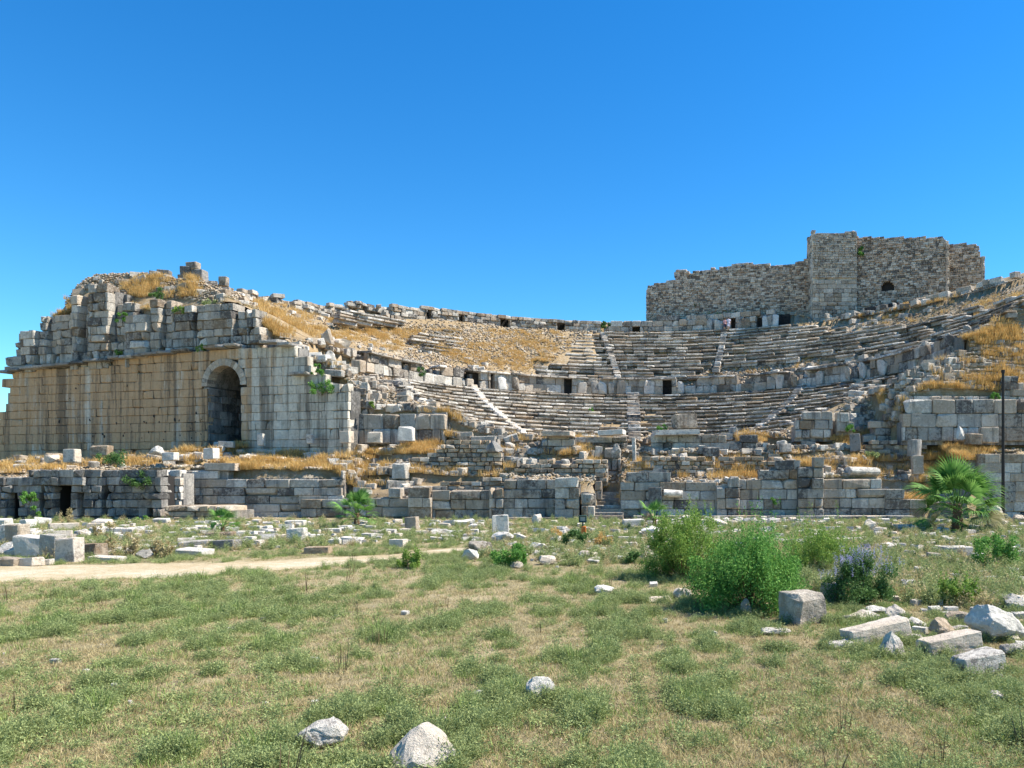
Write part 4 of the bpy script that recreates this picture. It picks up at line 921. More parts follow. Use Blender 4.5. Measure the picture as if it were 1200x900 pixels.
# blocks on the ruins
ruin = [
 ('stone_block', 'great dark rounded block on a ledge at the foot of the seats, near the centre', 802, 502, 27, 17, 'grey', 'block', 66.2), ('column_piece', 'fallen grey column shaft lying on the right stage front', 1012, 558, 38, 11, 'grey', 'drum', 59.4),
 ('stone_block', 'upright dark slab standing on the right terraces left of the drum', 1003, 529, 12, 21, 'dark', 'block', 64), ('column_piece', 'upright dark drum standing on the right terraces', 1073, 535, 16, 20, 'dark', 'column', 62.5),
 ('stone_block', 'lean reddish pier under the upright dark drum', 1076, 556, 12, 22, 'rubble', 'block', 62), ('stone_block', 'pale pointed stone before the high right wall', 1125, 515, 11, 17, 'white', 'tri', 62.5),
 ('stone_block', 'big tilted square block before the high right wall', 1160, 519, 20, 18, 'grey', 'block', 62.2), ('stone_block', 'small grey block right of the pale pointed stone', 1142, 521, 16, 13, 'grey', 'block', 62),
 ('stone_block', 'dark cube of stone on the middle right terrace', 921, 530, 13, 10, 'dark', 'block', 63.5), ('stone_block', 'pale blunt block between the steps and the dark cube', 834, 535, 18, 11, 'grey', 'block', 63.5),
 ('stone_block', 'bluish upright slab leaning in the stage front right of the steps', 768, 591, 16, 20, 'dark', 'block', 58.0), ('column_piece', 'short column drum lying in a recess of the stage front right of the steps', 789, 583, 23, 9, 'seat', 'drum', 58.0),
 ('stone_block', 'white square block on the grassy ledge beside the left retaining wall', 475, 517, 18, 17, 'white', 'block', 65.5), ('boulder', 'rounded pale block right of the arched wall corner', 438, 519, 16, 13, 'white', 'block', 65.5),
 ('stone_block', 'squarish block standing alone on the left terraces', 469, 561, 17, 18, 'grey', 'block', 62), ('stone_block', 'pale block at the right end of the arched wall foot', 405, 519, 13, 14, 'white', 'block', 65),
 ('boulder', 'white jagged stone standing at the wall foot right of the arch', 363, 520, 8, 11, 'white', 'block', 66), ('boulder', 'narrow white upright stone right of the arch', 305, 522, 7, 14, 'white', 'block', 66),
 ('stone_block', 'white slab lying in the arch mouth', 264, 524, 16, 7, 'white', 'block', 67), ('stone_block', 'tilted pale block left of the arch mouth on the terrace edge', 246, 538, 14, 13, 'white', 'block', 63),
 ('stone_block', 'dark blocky stone on the terrace edge above the sooty wall', 116, 534, 20, 12, 'grey', 'block', 60), ('stone_block', 'pale lump left of the dark blocky stone on the terrace edge', 82, 542, 14, 16, 'white', 'block', 60),
 ('boulder', 'pale rounded stone on the terrace above the left end of the sooty wall', 58, 543, 16, 12, 'white', 'rock', 60), ('stone_block', 'white wedge on the terrace left of the arch', 182, 534, 16, 12, 'white', 'peak', 62),
 ('stone_block', 'white tilted block left of the golden tuft near the arch', 198, 540, 14, 10, 'white', 'block', 61.5), ('stone_block', 'topmost pale block of the pile on the left skyline', 225, 316, 14, 9, 'seat', 'block', 77),
 ('stone_block', 'dark upper block of the pile on the left skyline', 218, 322, 13, 10, 'dark', 'block', 77), ('stone_block', 'dark lower right block of the pile on the left skyline', 232, 330, 14, 14, 'dark', 'block', 77),
 ('stone_block', 'lower left block of the pile on the left skyline', 216, 331, 14, 9, 'grey', 'block', 77), ('stone_block', 'dark block left of the skyline pile', 191, 326, 14, 10, 'dark', 'block', 77),
 ('stone_block', 'upright small block right of the skyline pile', 261, 335, 9, 11, 'seat', 'block', 75), ('stone_block', 'broken triangular block jutting above the arched wall end', 385, 432, 18, 22, 'grey', 'peak', 69), 
 ('stone_block', 'dark square block right of the broken triangular one', 419, 437, 13, 15, 'grey', 'block', 69.5), ('stone_block', 'long dark block on the arched wall stepped end', 391, 441, 20, 8, 'dark', 'block', 67.5),
 ('stone_block', 'pale block at the golden slope foot above the arched wall', 400, 408, 22, 12, 'white', 'rock', 74), ('stone_block', 'big tilted pale slab left of the golden slope foot', 384, 403, 16, 18, 'grey', 'peak', 73),
 ('boulder', 'bright white boulder on the walkway wall under the rubble band', 951, 442, 20, 13, 'white', 'rock', 92), ('boulder', 'second white boulder left of the bright one on the walkway wall', 915, 444, 16, 9, 'white', 'rock', 95),
 ('stone_block', 'pale lintel slab capping the broken stub left of the axis', 654, 511, 34, 6, 'seat', 'block', 64.6), ('stone_block', 'pale long lintel slab left of the central stair foot', 717, 510, 30, 6, 'white', 'block', 65),
 ('stone_block', 'pale long slab beneath the great dark block', 792, 510, 52, 6, 'white', 'block', 65), ('stone_block', 'dark angular block on the grassy ledge left of the broken stub', 578, 530, 20, 14, 'dark', 'peak', 63),
 ('stone_block', 'tall white-edged upright fragment at the head of the steps', 743, 541, 4, 28, 'seat', 'block', 63), ('stone_block', 'broken upright pier fragment left of the steps head', 722, 537, 12, 18, 'grey', 'peak', 63.2),
 ('boulder', 'white upright slab beside the pole on the high right wall', 1187, 459, 9, 18, 'white', 'block', 65.3),
]
for k, (nm, lab, px, py, w, h, mt, kd, Y) in enumerate(ruin):
    stone_thing(nm, lab, {'stone_block': 'stone block', 'column_piece': 'column piece'}.get(nm, 'boulder'), px, py, w, h, mt, kd, random.uniform(-.3, .3), random.uniform(-.05, .05), random.uniform(.6, .9), seed=500+k, lvl=1, Y=Y, sink=0)

# more blocks of the ruins: the larger ones are things of their own, named by what they lie beside
MARKS = [((px, py), lab) for px, py, lab in [
 (264, 515, 'arch mouth'), (373, 455, 'hanging wall plant'), (408, 505, 'arched wall corner'), (475, 510, 'white square block'), (438, 515, 'rounded pale block'), (305, 518, 'narrow white upright'), (330, 545, 'golden grass ledge'),
 (126, 540, 'dark terrace bush'), (200, 575, 'pale corner pier'), (235, 600, 'masonry bench'), (418, 600, 'medium fan palm'), (261, 615, 'small bench palm'), (469, 552, 'lone terrace block'), (578, 522, 'dark angular ledge block'), (654, 515, 'capped broken stub'),
 (712, 590, 'middle steps'), (717, 535, 'worn door jamb'), (802, 495, 'great dark rounded block'), (790, 583, 'short column drum'), (768, 600, 'upright small palm'), (853, 590, 'middle pier'), (951, 575, 'widest pier'), (921, 525, 'dark stone cube'),
 (954, 500, 'dark terrace stack'), (1003, 520, 'upright dark slab'), (1012, 555, 'fallen column shaft'), (1073, 525, 'upright dark drum'), (1122, 580, 'large fan palm'), (1160, 510, 'big tilted square block'), (1175, 480, 'metal pole'), (1110, 490, 'high right wall'),
 (905, 490, 'right seat stair'), (742, 490, 'central stair'), (605, 500, 'left seat stair'), (951, 438, 'bright white walkway boulder'), (978, 340, 'fort tower'), (1060, 350, 'arched fort hole'), (1130, 310, 'ragged fort end'), (1028, 383, 'right gallery openings'),
 (225, 318, 'left skyline pile'), (311, 375, 'grey-green slope bush'), (391, 425, 'broken triangular block'), (430, 370, 'upper slab remnant'), (515, 400, 'tilted seat remnant'), (491, 437, 'grey-green rubble bush'), (595, 655, 'track-end bush'), (586, 612, 'tall pale upright slab'),
 (683, 622, 'orange-based floodlight'), (802, 650, 'feathery shrub'), (882, 680, 'largest shrub'), (1012, 680, 'blue-flowered bush'), (944, 712, 'large square block'), (1168, 650, 'right frame bush'), (487, 885, 'triangular near rock'), (632, 815, 'crumbly rock'),
 (225, 640, 'left black-faced block'), (128, 640, 'tallest thistle'), (78, 640, 'tall white slab'), (370, 645, 'trackside rectangular block'), (346, 625, 'capped block stack'), (482, 612, 'grooved upright block'), (1046, 760, 'pitted pointed rock')]]
USED = set(); loose = {}
def strew(poly, n, smin, smax, mat, tone, group, seed, rough=.7, Lr=(1, 2.2), ind=12):
    r = random.Random(seed); px, py = polypts(poly, n); x, y, z, ok = hit(px, py); H_ = [(r.uniform(smin, smax)) for _ in range(n)]; order = sorted(range(n), key=lambda i: -H_[i]); c = 0
    for i in order:
        if not ok[i] or (y[i] < 50 and on_track(x[i], y[i])): continue
        h = H_[i]*y[i]/F; q = r.uniform(*Lr); l = h*q; a = aspect(q); kd = 'rough' if r.random() < rough else 'cut'; k = r.randrange(6); loc = (x[i], y[i]+h*.2, z[i]+h*.3); rot = (r.gauss(0, .12), r.gauss(0, .12), r.uniform(-.7, .7)); d = h*r.uniform(.8, 1.3)
        if c < ind:
            near_ = sorted(MARKS, key=lambda mk: (mk[0][0]-px[i])**2+((mk[0][1]-py[i])*1.5)**2)[:3]; lab = None
            shape = 'upright ' if q < .8 else ('squarish ' if q < 1.4 else ('longish ' if q < 2.2 else 'long flat ')); 
            for a_, b_ in ((0, 1), (0, 2), (1, 2)):
                m1, m2 = near_[a_], near_[b_]; t_ = f"{shape}{tone} between the {m1[1]} and the {m2[1]}"
                if t_ not in USED and len(t_.split()) <= 16: lab = t_; break
                side = 'left' if px[i] < m1[0][0] else 'right'; t_ = f"{shape}{tone} {side} of the {m1[1]}, toward the {m2[1]}"
                if t_ not in USED and len(t_.split()) <= 16: lab = t_; break
            if lab is None: lab = f"{tone} near the {near_[0][1]}"; 
            if lab not in USED:
                USED.add(lab); c += 1
                tag(link('stone_block', vmesh(kd, a, k, M[mat]), None, loc, rot, (l, d, h)), lab, 'stone block', group); continue
        loose.setdefault((mat, kd, a, k), []).append((loc, rot, l, d, h))
def _chk():
    for o in bpy.data.objects:
        if 'label' in o and len(o['label'].split()) > 16: print('LONG', o.name, o['label'])
strew([(205, 530), (400, 512), (470, 515), (480, 530), (400, 545), (215, 545)], 75, 4, 9, 'white', 'pale tumbled block', 'blocks at the foot of the arched wall', 1, ind=16)
strew([(400, 545), (480, 540), (600, 520), (700, 520), (700, 545), (590, 555), (480, 572), (400, 575)], 120, 4, 8, 'grey', 'loose grey block', 'blocks on the left stage terraces', 2, ind=16)
strew([(740, 512), (1060, 500), (1110, 515), (1090, 580), (1040, 560), (740, 560)], 190, 4, 8, 'grey', 'weathered grey block', 'blocks on the right stage terraces', 3, ind=22)
strew([(740, 520), (1060, 515), (1090, 560), (740, 562)], 34, 8, 14, 'grey', 'broken pier stub', 'stubs on the right stage terraces', 21, Lr=(.45, .8), ind=6)
strew([(400, 548), (600, 525), (715, 530), (715, 550), (420, 578)], 26, 8, 13, 'grey', 'broken pier stub', 'stubs on the left stage terraces', 22, Lr=(.5, .9), ind=5)
strew([(0, 530), (190, 528), (205, 548), (0, 556)], 44, 4, 9, 'grey', 'terrace-edge block', 'blocks above the sooty wall', 4, ind=8)
strew([(130, 612), (560, 612), (560, 634), (400, 640), (130, 652)], 230, 2.5, 7, 'white', 'white weathered fragment', 'fragments behind the track', 5, Lr=(1.2, 3.2), ind=14)
strew([(0, 615), (130, 615), (130, 650), (0, 655)], 40, 4, 12, 'white', 'pale trackside stone', 'stones heaped at far left', 15, Lr=(1.2, 2.6), ind=6)
strew([(540, 612), (1200, 612), (1200, 650), (960, 640), (700, 660), (640, 670), (560, 650)], 420, 2, 6, 'white', 'white weathered fragment', 'fragments before the stage front', 6, Lr=(1.2, 3), ind=18)
strew([(790, 604), (975, 604), (975, 614), (790, 614)], 130, 2.5, 6, 'white', 'white chunk by the plinth', 'chunks along the right plinth', 7, ind=5)
strew([(375, 405), (470, 430), (475, 455), (430, 478), (415, 455), (350, 410)], 120, 4, 9, 'grey', 'corner block', 'blocks on the collapsed left corner', 8, ind=12)
strew([(270, 345), (400, 362), (470, 395), (600, 430), (560, 440), (420, 420), (330, 375)], 40, 2, 5, 'white', 'pale slope stone', 'stones on the left dry slope', 9, ind=8)
strew([(960, 428), (1100, 412), (1200, 400), (1200, 470), (1060, 465), (1080, 430), (980, 440)], 200, 3, 6, 'grey', 'displaced seat block', 'displaced blocks on the right slope', 10, Lr=(1.5, 3), ind=16)
strew([(960, 640), (1200, 640), (1200, 760), (1040, 740)], 150, 3, 9, 'white', 'white grass stone', 'stones round the blue-flowered bush', 11, ind=8)
strew([(250, 690), (900, 680), (1200, 800), (1200, 895), (0, 895), (0, 720)], 26, 3, 7, 'white', 'small pale grass stone', 'small stones in the near grass', 12, ind=8)
strew([(60, 340), (150, 322), (260, 330), (300, 360), (160, 350), (60, 370)], 50, 4, 8, 'grey', 'rough mound block', 'blocks on the left mound', 13, ind=6)
strew([(985, 452), (1075, 440), (1062, 505), (1000, 505)], 110, 4, 8, 'grey', 'fallen bank block', 'blocks right of the lowest seats', 16, ind=6)
strew([(470, 466), (520, 482), (615, 520), (540, 520), (470, 490)], 90, 4, 9, 'grey', 'fallen bank block', 'blocks left of the lowest seats', 17, ind=5)
strew([(1060, 425), (1130, 420), (1130, 462), (1075, 465)], 60, 5, 10, 'grey', 'fallen bank block', 'blocks above the right wall', 18, ind=4)
strew([(985, 372), (1100, 352), (1100, 365), (985, 390)], 40, 3, 7, 'grey', 'fallen bank block', 'blocks under the fort', 19, ind=3)
strew([(395, 560), (480, 545), (480, 580), (395, 580)], 40, 5, 10, 'grey', 'loose grey block', 'blocks on the left stage terraces', 20, ind=4)
for mat in ('white', 'grey'):
    sp = Soup()
    for (m_, kd, a, k), L in loose.items():
        if m_ != mat: continue
        Rm = rotz(np.array([q[1][2] for q in L]))@rotx(np.array([q[1][0] for q in L]))
        sp.inst((BV if kd == 'cut' else ROUGHV)[a][k], scl(Rm, np.array([q[2] for q in L]), np.array([q[3] for q in L]), np.array([q[4] for q in L])), np.array([q[0] for q in L]))
    tag(sp.build('rubble', M[mat]), kind='stuff', label={'white': 'smaller pale fragments lying about', 'grey': 'smaller grey blocks lying about'}[mat])

# stuff: small rubble nobody could count
rub = Soup()
def rubble(poly, n, smin, smax, keepf=None):
    px, py = polypts(poly, n); x, y, z, ok = hit(px, py)
    if keepf is not None: ok &= keepf(x, y)
    x, y, z = x[ok], y[ok], z[ok]; n = len(x); h = rng.uniform(smin, smax, n)**1.0*y/F
    var = rng.integers(0, 14, n); a = rng.uniform(0, 6.28, n); e = rng.uniform(.8, 1.6, n); f = rng.uniform(.5, 1.0, n); t = rng.uniform(-.5, .5, n)
    for k in range(14):
        m = var == k
        if m.any(): rub.inst(RV[k], scl(rotz(a[m])@rotx(t[m]), h[m]*e[m]*1.1, h[m], h[m]*f[m]), np.stack([x[m], y[m], z[m]+h[m]*.2], 1))
rubble([(190, 560), (480, 508), (600, 510), (1090, 500), (1200, 520), (1200, 600), (1080, 600), (1040, 570), (190, 560)], 8000, 1.2, 4.5)
rubble([(0, 525), (260, 520), (470, 510), (470, 545), (200, 560), (0, 562)], 3500, 1.2, 4.5)
rubble([(340, 400), (480, 420), (600, 440), (560, 470), (470, 460), (480, 485), (410, 490), (395, 445)], 4500, 1.2, 4.5)
rubble([(240, 335), (400, 360), (500, 380), (640, 400), (640, 445), (480, 425), (330, 385), (245, 345)], 3500, .8, 2.4)
rubble([(820, 425), (960, 420), (1060, 412), (1200, 398), (1200, 470), (1060, 470), (1090, 432), (1000, 446), (900, 452), (820, 448)], 9000, 1.2, 4.2)
rubble([(15, 430), (22, 395), (30, 365), (48, 340), (90, 315), (260, 325), (300, 360), (200, 350), (100, 340), (50, 380)], 5000, 1.2, 4.0)
rubble([(470, 375), (1200, 330), (1200, 400), (700, 400), (480, 400)], 3500, .8, 2.6)
rubble([(470, 440), (1080, 440), (1050, 512), (520, 512)], 2600, 1.2, 3.2)
rubble([(0, 606), (1200, 604), (1200, 650), (900, 640), (560, 665), (540, 640), (400, 640), (0, 660)], 5500, .8, 3.4, lambda x, y: ~on_track(x, y))
rubble([(0, 660), (1200, 640), (1200, 900), (0, 900)], 5000, .5, 1.9)
rubble([(0, 740), (1200, 740), (1200, 905), (0, 905)], 2500, .6, 3.0)
rubble([(880, 428), (960, 422), (1060, 412), (1200, 398), (1200, 470), (1060, 470), (1090, 432), (1000, 446)], 2200, 2.0, 5)
rubble([(1010, 385), (1110, 355), (1170, 328), (1200, 340), (1200, 420), (1010, 420)], 2200, 1.0, 3.0)
rubble([(190, 560), (480, 512), (1090, 505), (1200, 520), (1080, 600), (1040, 570), (190, 560)], 4500, 2.4, 5.5)
rubble([(985, 452), (1075, 440), (1062, 510), (1000, 510)], 1500, 1.5, 5)
rubble([(470, 466), (520, 480), (615, 520), (540, 524), (470, 500)], 1200, 1.5, 4.5)
rubble([(470, 380), (700, 385), (640, 430), (480, 425)], 2500, 1.0, 3.0)
rubble([(700, 385), (1000, 390), (990, 430), (720, 440)], 3000, 1.0, 2.6)
rubble([(1200, 335), (1380, 330), (1380, 470), (1200, 470)], 3500, 1.2, 4.5)
rubble([(1200, 470), (1380, 470), (1380, 650), (1200, 650)], 1200, 1.2, 4)
tag(rub.build('rubble', M['rubble']), kind='stuff', label='small broken stones scattered over slopes, terraces and field')

# ================================================================== VEGETATION
def blades(n, h, rad, wd, lean, seed, seg=2, hv=.4):
    r = random.Random(seed); V = []; Fc = []
    for i in range(n):
        a = r.uniform(0, 6.283); d = rad*math.sqrt(r.random()); bx, by = d*math.cos(a), d*math.sin(a); la = a+r.gauss(0, .8); L = h*r.uniform(1-hv, 1+hv*.4)*(1-.4*d/rad)
        ln = lean*r.uniform(.3, 1.5); fa = r.uniform(0, 6.283); wx_, wy_ = wd*math.cos(fa)/2, wd*math.sin(fa)/2; o = len(V)
        for k in range(seg):
            t = k/seg; z = L*t; off = ln*L*t*t; V += [(bx+math.cos(la)*off-wx_*(1-t*.5), by+math.sin(la)*off-wy_*(1-t*.5), z-.02), (bx+math.cos(la)*off+wx_*(1-t*.5), by+math.sin(la)*off+wy_*(1-t*.5), z-.02)]
        V.append((bx+math.cos(la)*ln*L, by+math.sin(la)*ln*L, L*(1-.25*ln)))
        for k in range(seg-1): Fc += [(o+2*k, o+2*k+1, o+2*k+3), (o+2*k, o+2*k+3, o+2*k+2)]
        Fc.append((o+2*seg-2, o+2*seg-1, o+2*seg))
    return np.array(V), np.array(Fc)
def herb(n, h, rad, leafs, seed, lw=.05):
    """low branching herb: leaflets on a dome of twigs"""
    r = random.Random(seed); V = []; Fc = []
    for i in range(n):
        a = r.uniform(0, 6.283); e = r.uniform(.15, 1.5); L = h*r.uniform(.6, 1.1); d = Vector((math.cos(a)*math.cos(e)*rad/h, math.sin(a)*math.cos(e)*rad/h, math.sin(e)))
        for k in range(leafs):
            t = (k+1)/leafs; p = d*L*t+Vector((r.gauss(0, .02), r.gauss(0, .02), r.gauss(0, .02))); q = Vector((r.gauss(0, 1), r.gauss(0, 1), r.gauss(0, .8))).normalized()*lw*r.uniform(.6, 1.3); s_ = Vector((r.gauss(0, 1), r.gauss(0, 1), r.gauss(0, 1))).normalized()*lw*.35
            o = len(V); V += [p-s_, p+s_, p+q+d*.02]; Fc.append((o, o+1, o+2))
    return np.array(V), np.array(Fc)
def gn_tree(src):
    g = bpy.data.node_groups.new('scatter_'+src.name, 'GeometryNodeTree')
    g.interface.new_socket('Geometry', in_out='INPUT', socket_type='NodeSocketGeometry'); g.interface.new_socket('Geometry', in_out='OUTPUT', socket_type='NodeSocketGeometry')
    gi = g.nodes.new('NodeGroupInput'); go = g.nodes.new('NodeGroupOutput'); ip = g.nodes.new('GeometryNodeInstanceOnPoints'); oi = g.nodes.new('GeometryNodeObjectInfo')
    oi.inputs['Object'].default_value = src; oi.inputs['As Instance'].default_value = True
    na = g.nodes.new('GeometryNodeInputNamedAttribute'); na.data_type = 'FLOAT_VECTOR'; na.inputs['Name'].default_value = 'rot'
    ns = g.nodes.new('GeometryNodeInputNamedAttribute'); ns.data_type = 'FLOAT_VECTOR'; ns.inputs['Name'].default_value = 'scl'
    g.links.new(gi.outputs[0], ip.inputs['Points']); g.links.new(oi.outputs['Geometry'], ip.inputs['Instance'])
    g.links.new(na.outputs['Attribute'], ip.inputs['Rotation']); g.links.new(ns.outputs['Attribute'], ip.inputs['Scale']); g.links.new(ip.outputs[0], go.inputs[0]); return g
def scatter(name, geo, mat, x, y, z, s, label, sz=None):
    n = len(x); src = bpy.data.objects.new(name+'_tuft', mesh_tris(name+'_tuft', geo[0], geo[1], mat))
    me = bpy.data.meshes.new(name); me.vertices.add(n); me.vertices.foreach_set('co', np.stack([x, y, z], 1).astype(np.float32).ravel())
    ra = me.attributes.new('rot', 'FLOAT_VECTOR', 'POINT'); R = np.stack([rng.normal(0, .08, n), rng.normal(0, .08, n), rng.uniform(0, 6.28, n)], 1); ra.data.foreach_set('vector', R.astype(np.float32).ravel())
    sa = me.attributes.new('scl', 'FLOAT_VECTOR', 'POINT'); sz = s if sz is None else sz; sa.data.foreach_set('vector', np.stack([s, s, sz], 1).astype(np.float32).ravel())
    o = link(name, me); md = o.modifiers.new('scatter', 'NODES'); md.node_group = gn_tree(src); tag(o, label=label, kind='stuff'); return o
def field_pts(n, ymin=7.2, ymax=57):
    n = int(n*1.25)
    # even over the view: denser near the camera
    t = rng.random(n); y = 1/((1/ymax)*(1-t)+(1/ymin)*t)**1.0; y = ymin*(ymax/ymin)**t*.55+.45*(ymin+(ymax-ymin)*t**1.2)
    x = (rng.uniform(-160, 1480, n)-CX)/F*y; return x, y
def dens(x, y): return .38*fbm(x*.33, y*.22, 101, 3)+.62*fbm(x*1.5, y*1.2, 107, 2)
def rp(sd): return fbm
# fine dry litter, short green grass, olive herbs
x, y = field_pts(72000); d = dens(x, y); k = ~on_track(x, y) & (rng.random(len(x)) < np.clip(.42+(d-.44)*10, .08, 1)); x, y = x[k], y[k]
h_ = len(x)//2
scatter('grass', blades(34, .17, .20, .012, .5, 1, 2), M['grass'], x[:h_], y[:h_], fieldz(x[:h_], y[:h_]), rng.uniform(.5, 1.15, h_), 'short green grass of the field')
scatter('ground_cover', herb(44, .18, .26, 7, 2, .024), M['olive'], x[h_:], y[h_:], fieldz(x[h_:], y[h_:]), rng.uniform(.45, 1.2, len(x)-h_), 'low olive green herbs of the field')
x, y = field_pts(40000); k = ~on_track(x, y) & (rng.random(len(x)) < np.clip(.45-(dens(x, y)-.45)*5, .05, 1)); x, y = x[k], y[k]
scatter('dry_grass', blades(26, .10, .22, .010, .9, 3, 2), M['straw'], x, y, fieldz(x, y), rng.uniform(.5, 1.2, len(x)), 'thin dry straw between the green tufts')
# bigger tufts
x, y = field_pts(13000); k = ~on_track(x, y) & (dens(x, y) > .44); x, y = x[k], y[k]
scatter('grass_tufts', herb(150, .34, .32, 9, 4, .026), M['olive'], x, y, fieldz(x, y), rng.uniform(.32, .92, len(x)), 'rounded olive green tufts in the field')
x, y = field_pts(3200); k = ~on_track(x, y) & (dens(x, y) > .47); x, y = x[k], y[k]
scatter('green_tufts', blades(60, .42, .16, .012, .45, 5, 3), M['grass'], x, y, fieldz(x, y), rng.uniform(.5, 1.1, len(x)), 'brighter green tufts in the field')
x, y = FRINGE; scatter('stone_fringe', herb(60, .2, .2, 7, 14, .03), M['olive'], x, y, fieldz(x, y), rng.uniform(.5, 1.1, len(x)), 'small herbs growing round the feet of the stones')
# weeds around the ruins' foot
px, py = polypts([(0, 610), (1200, 606), (1200, 720), (960, 700), (900, 660), (700, 665), (640, 665), (560, 655), (545, 634), (430, 640), (0, 660)], 2600); x, y, z, ok = hit(px, py); k = ok & ~on_track(x, y) & (y < 57); x, y, z = x[k], y[k], z[k]; m = rng.random(len(x)) < .6
scatter('weeds', herb(80, .5, .40, 8, 6, .055), M['olive'], x[m], y[m], z[m], rng.uniform(.4, 1.0, m.sum()), 'greyish green weeds at the foot of the ruins')
scatter('dry_weeds', herb(46, .55, .34, 6, 7, .06), M['straw'], x[~m], y[~m], z[~m], rng.uniform(.4, 1.0, (~m).sum()), 'dry brownish weeds at the foot of the ruins')
# golden grass on the ruins and slopes
gx, gy, gz = [], [], []
for poly, n in [([(268, 545), (385, 540), (380, 552), (275, 556)], 420), ([(470, 520), (520, 503), (545, 508), (500, 530), (475, 535)], 260), ([(375, 574), (450, 560), (470, 548), (455, 575)], 200),
                ([(500, 555), (545, 545), (556, 552), (510, 562)], 90), ([(110, 345), (140, 345), (155, 325), (230, 325), (235, 350), (150, 350)], 420), ([(60, 355), (90, 350), (85, 400), (70, 400)], 60),
                ([(480, 385), (650, 388), (668, 400), (670, 415), (640, 425), (600, 440), (540, 425), (480, 402)], 1500), ([(400, 372), (500, 385), (500, 410), (430, 400)], 300), ([(305, 370), (330, 365), (345, 395), (318, 402)], 120),
                ([(1008, 368), (1100, 345), (1108, 352), (1050, 372), (1010, 385)], 500), ([(930, 425), (1000, 412), (1100, 398), (1190, 385), (1190, 400), (1000, 425), (935, 432)], 600), ([(640, 530), (720, 535), (700, 548), (640, 545)], 60),
                ([(1075, 520), (1170, 525), (1150, 545), (1120, 560), (1080, 555)], 330), ([(1045, 575), (1100, 560), (1095, 588), (1060, 588)], 120), ([(985, 515), (1060, 510), (1060, 530), (985, 525)], 130), ([(830, 555), (930, 552), (930, 562), (830, 562)], 90),
                ([(698, 578), (728, 575), (728, 585), (698, 585)], 20), ([(1085, 465), (1140, 455), (1140, 468), (1085, 470)], 120), ([(1130, 445), (1190, 440), (1190, 452), (1130, 455)], 90), ([(780, 433), (960, 428), (960, 436), (780, 440)], 160),
                ([(0, 540), (180, 530), (185, 545), (0, 555)], 260), ([(300, 345), (400, 368), (480, 388), (470, 412), (360, 395), (300, 365)], 900), ([(600, 510), (720, 515), (720, 535), (600, 530)], 140),
                ([(740, 540), (1060, 535), (1060, 560), (740, 560)], 520), ([(860, 512), (1060, 505), (1060, 520), (860, 520)], 260), ([(400, 530), (600, 525), (600, 560), (400, 560)], 420), ([(1000, 365), (1200, 345), (1200, 420), (1000, 425)], 420), ([(205, 528), (400, 520), (400, 540), (205, 545)], 260), ([(740, 395), (1000, 395), (960, 432), (760, 436)], 300), ([(1090, 425), (1200, 410), (1200, 455), (1090, 460)], 160), ([(975, 395), (990, 393), (960, 425), (945, 425)], 60)]:
    px, py = polypts(poly, n); x, y, z, ok = hit(px, py); gx.append(x[ok]); gy.append(y[ok]); gz.append(z[ok])
gx = np.concatenate(gx); gy = np.concatenate(gy); gz = np.concatenate(gz)
_k = rng.random(len(gx)) < np.clip((fbm(gx*.6, gy*.6, 151)-.36)*6, .08, 1); gx, gy, gz = gx[_k], gy[_k], gz[_k]
scatter('golden_grass', blades(60, .62, .42, .022, .4, 8, 2), M['gold'], gx, gy, gz-.03, rng.uniform(.6, 1.25, len(gx))*np.interp(gy, [55, 72, 100], [1.35, 1.2, .85]), 'golden dry grass on terraces and slopes')
# sparse dry grass everywhere on the hillside
px, py = polypts([(0, 540), (20, 400), (90, 325), (260, 335), (480, 375), (700, 395), (1190, 345), (1380, 330), (1380, 520), (1100, 590), (480, 560), (190, 560)], 8200); x, y, z, ok = hit(px, py); ph = np.degrees(np.arctan2(x, y-YC)); rr = np.hypot(x, y-YC)
k = ok & ~((ph > -72) & (ph < 66) & (rr < 29) & (y > 72)) & (rng.random(len(x)) < np.clip((fbm(x*.3, y*.3, 131)-.35)*4, .1, 1)); x, y, z = x[k], y[k], z[k]
scatter('dry_hill_grass', blades(36, .42, .45, .022, .6, 9, 2), M['straw'], x, y, z-.03, rng.uniform(.35, .9, len(x)), 'thin dry grass over the ruins and slopes')

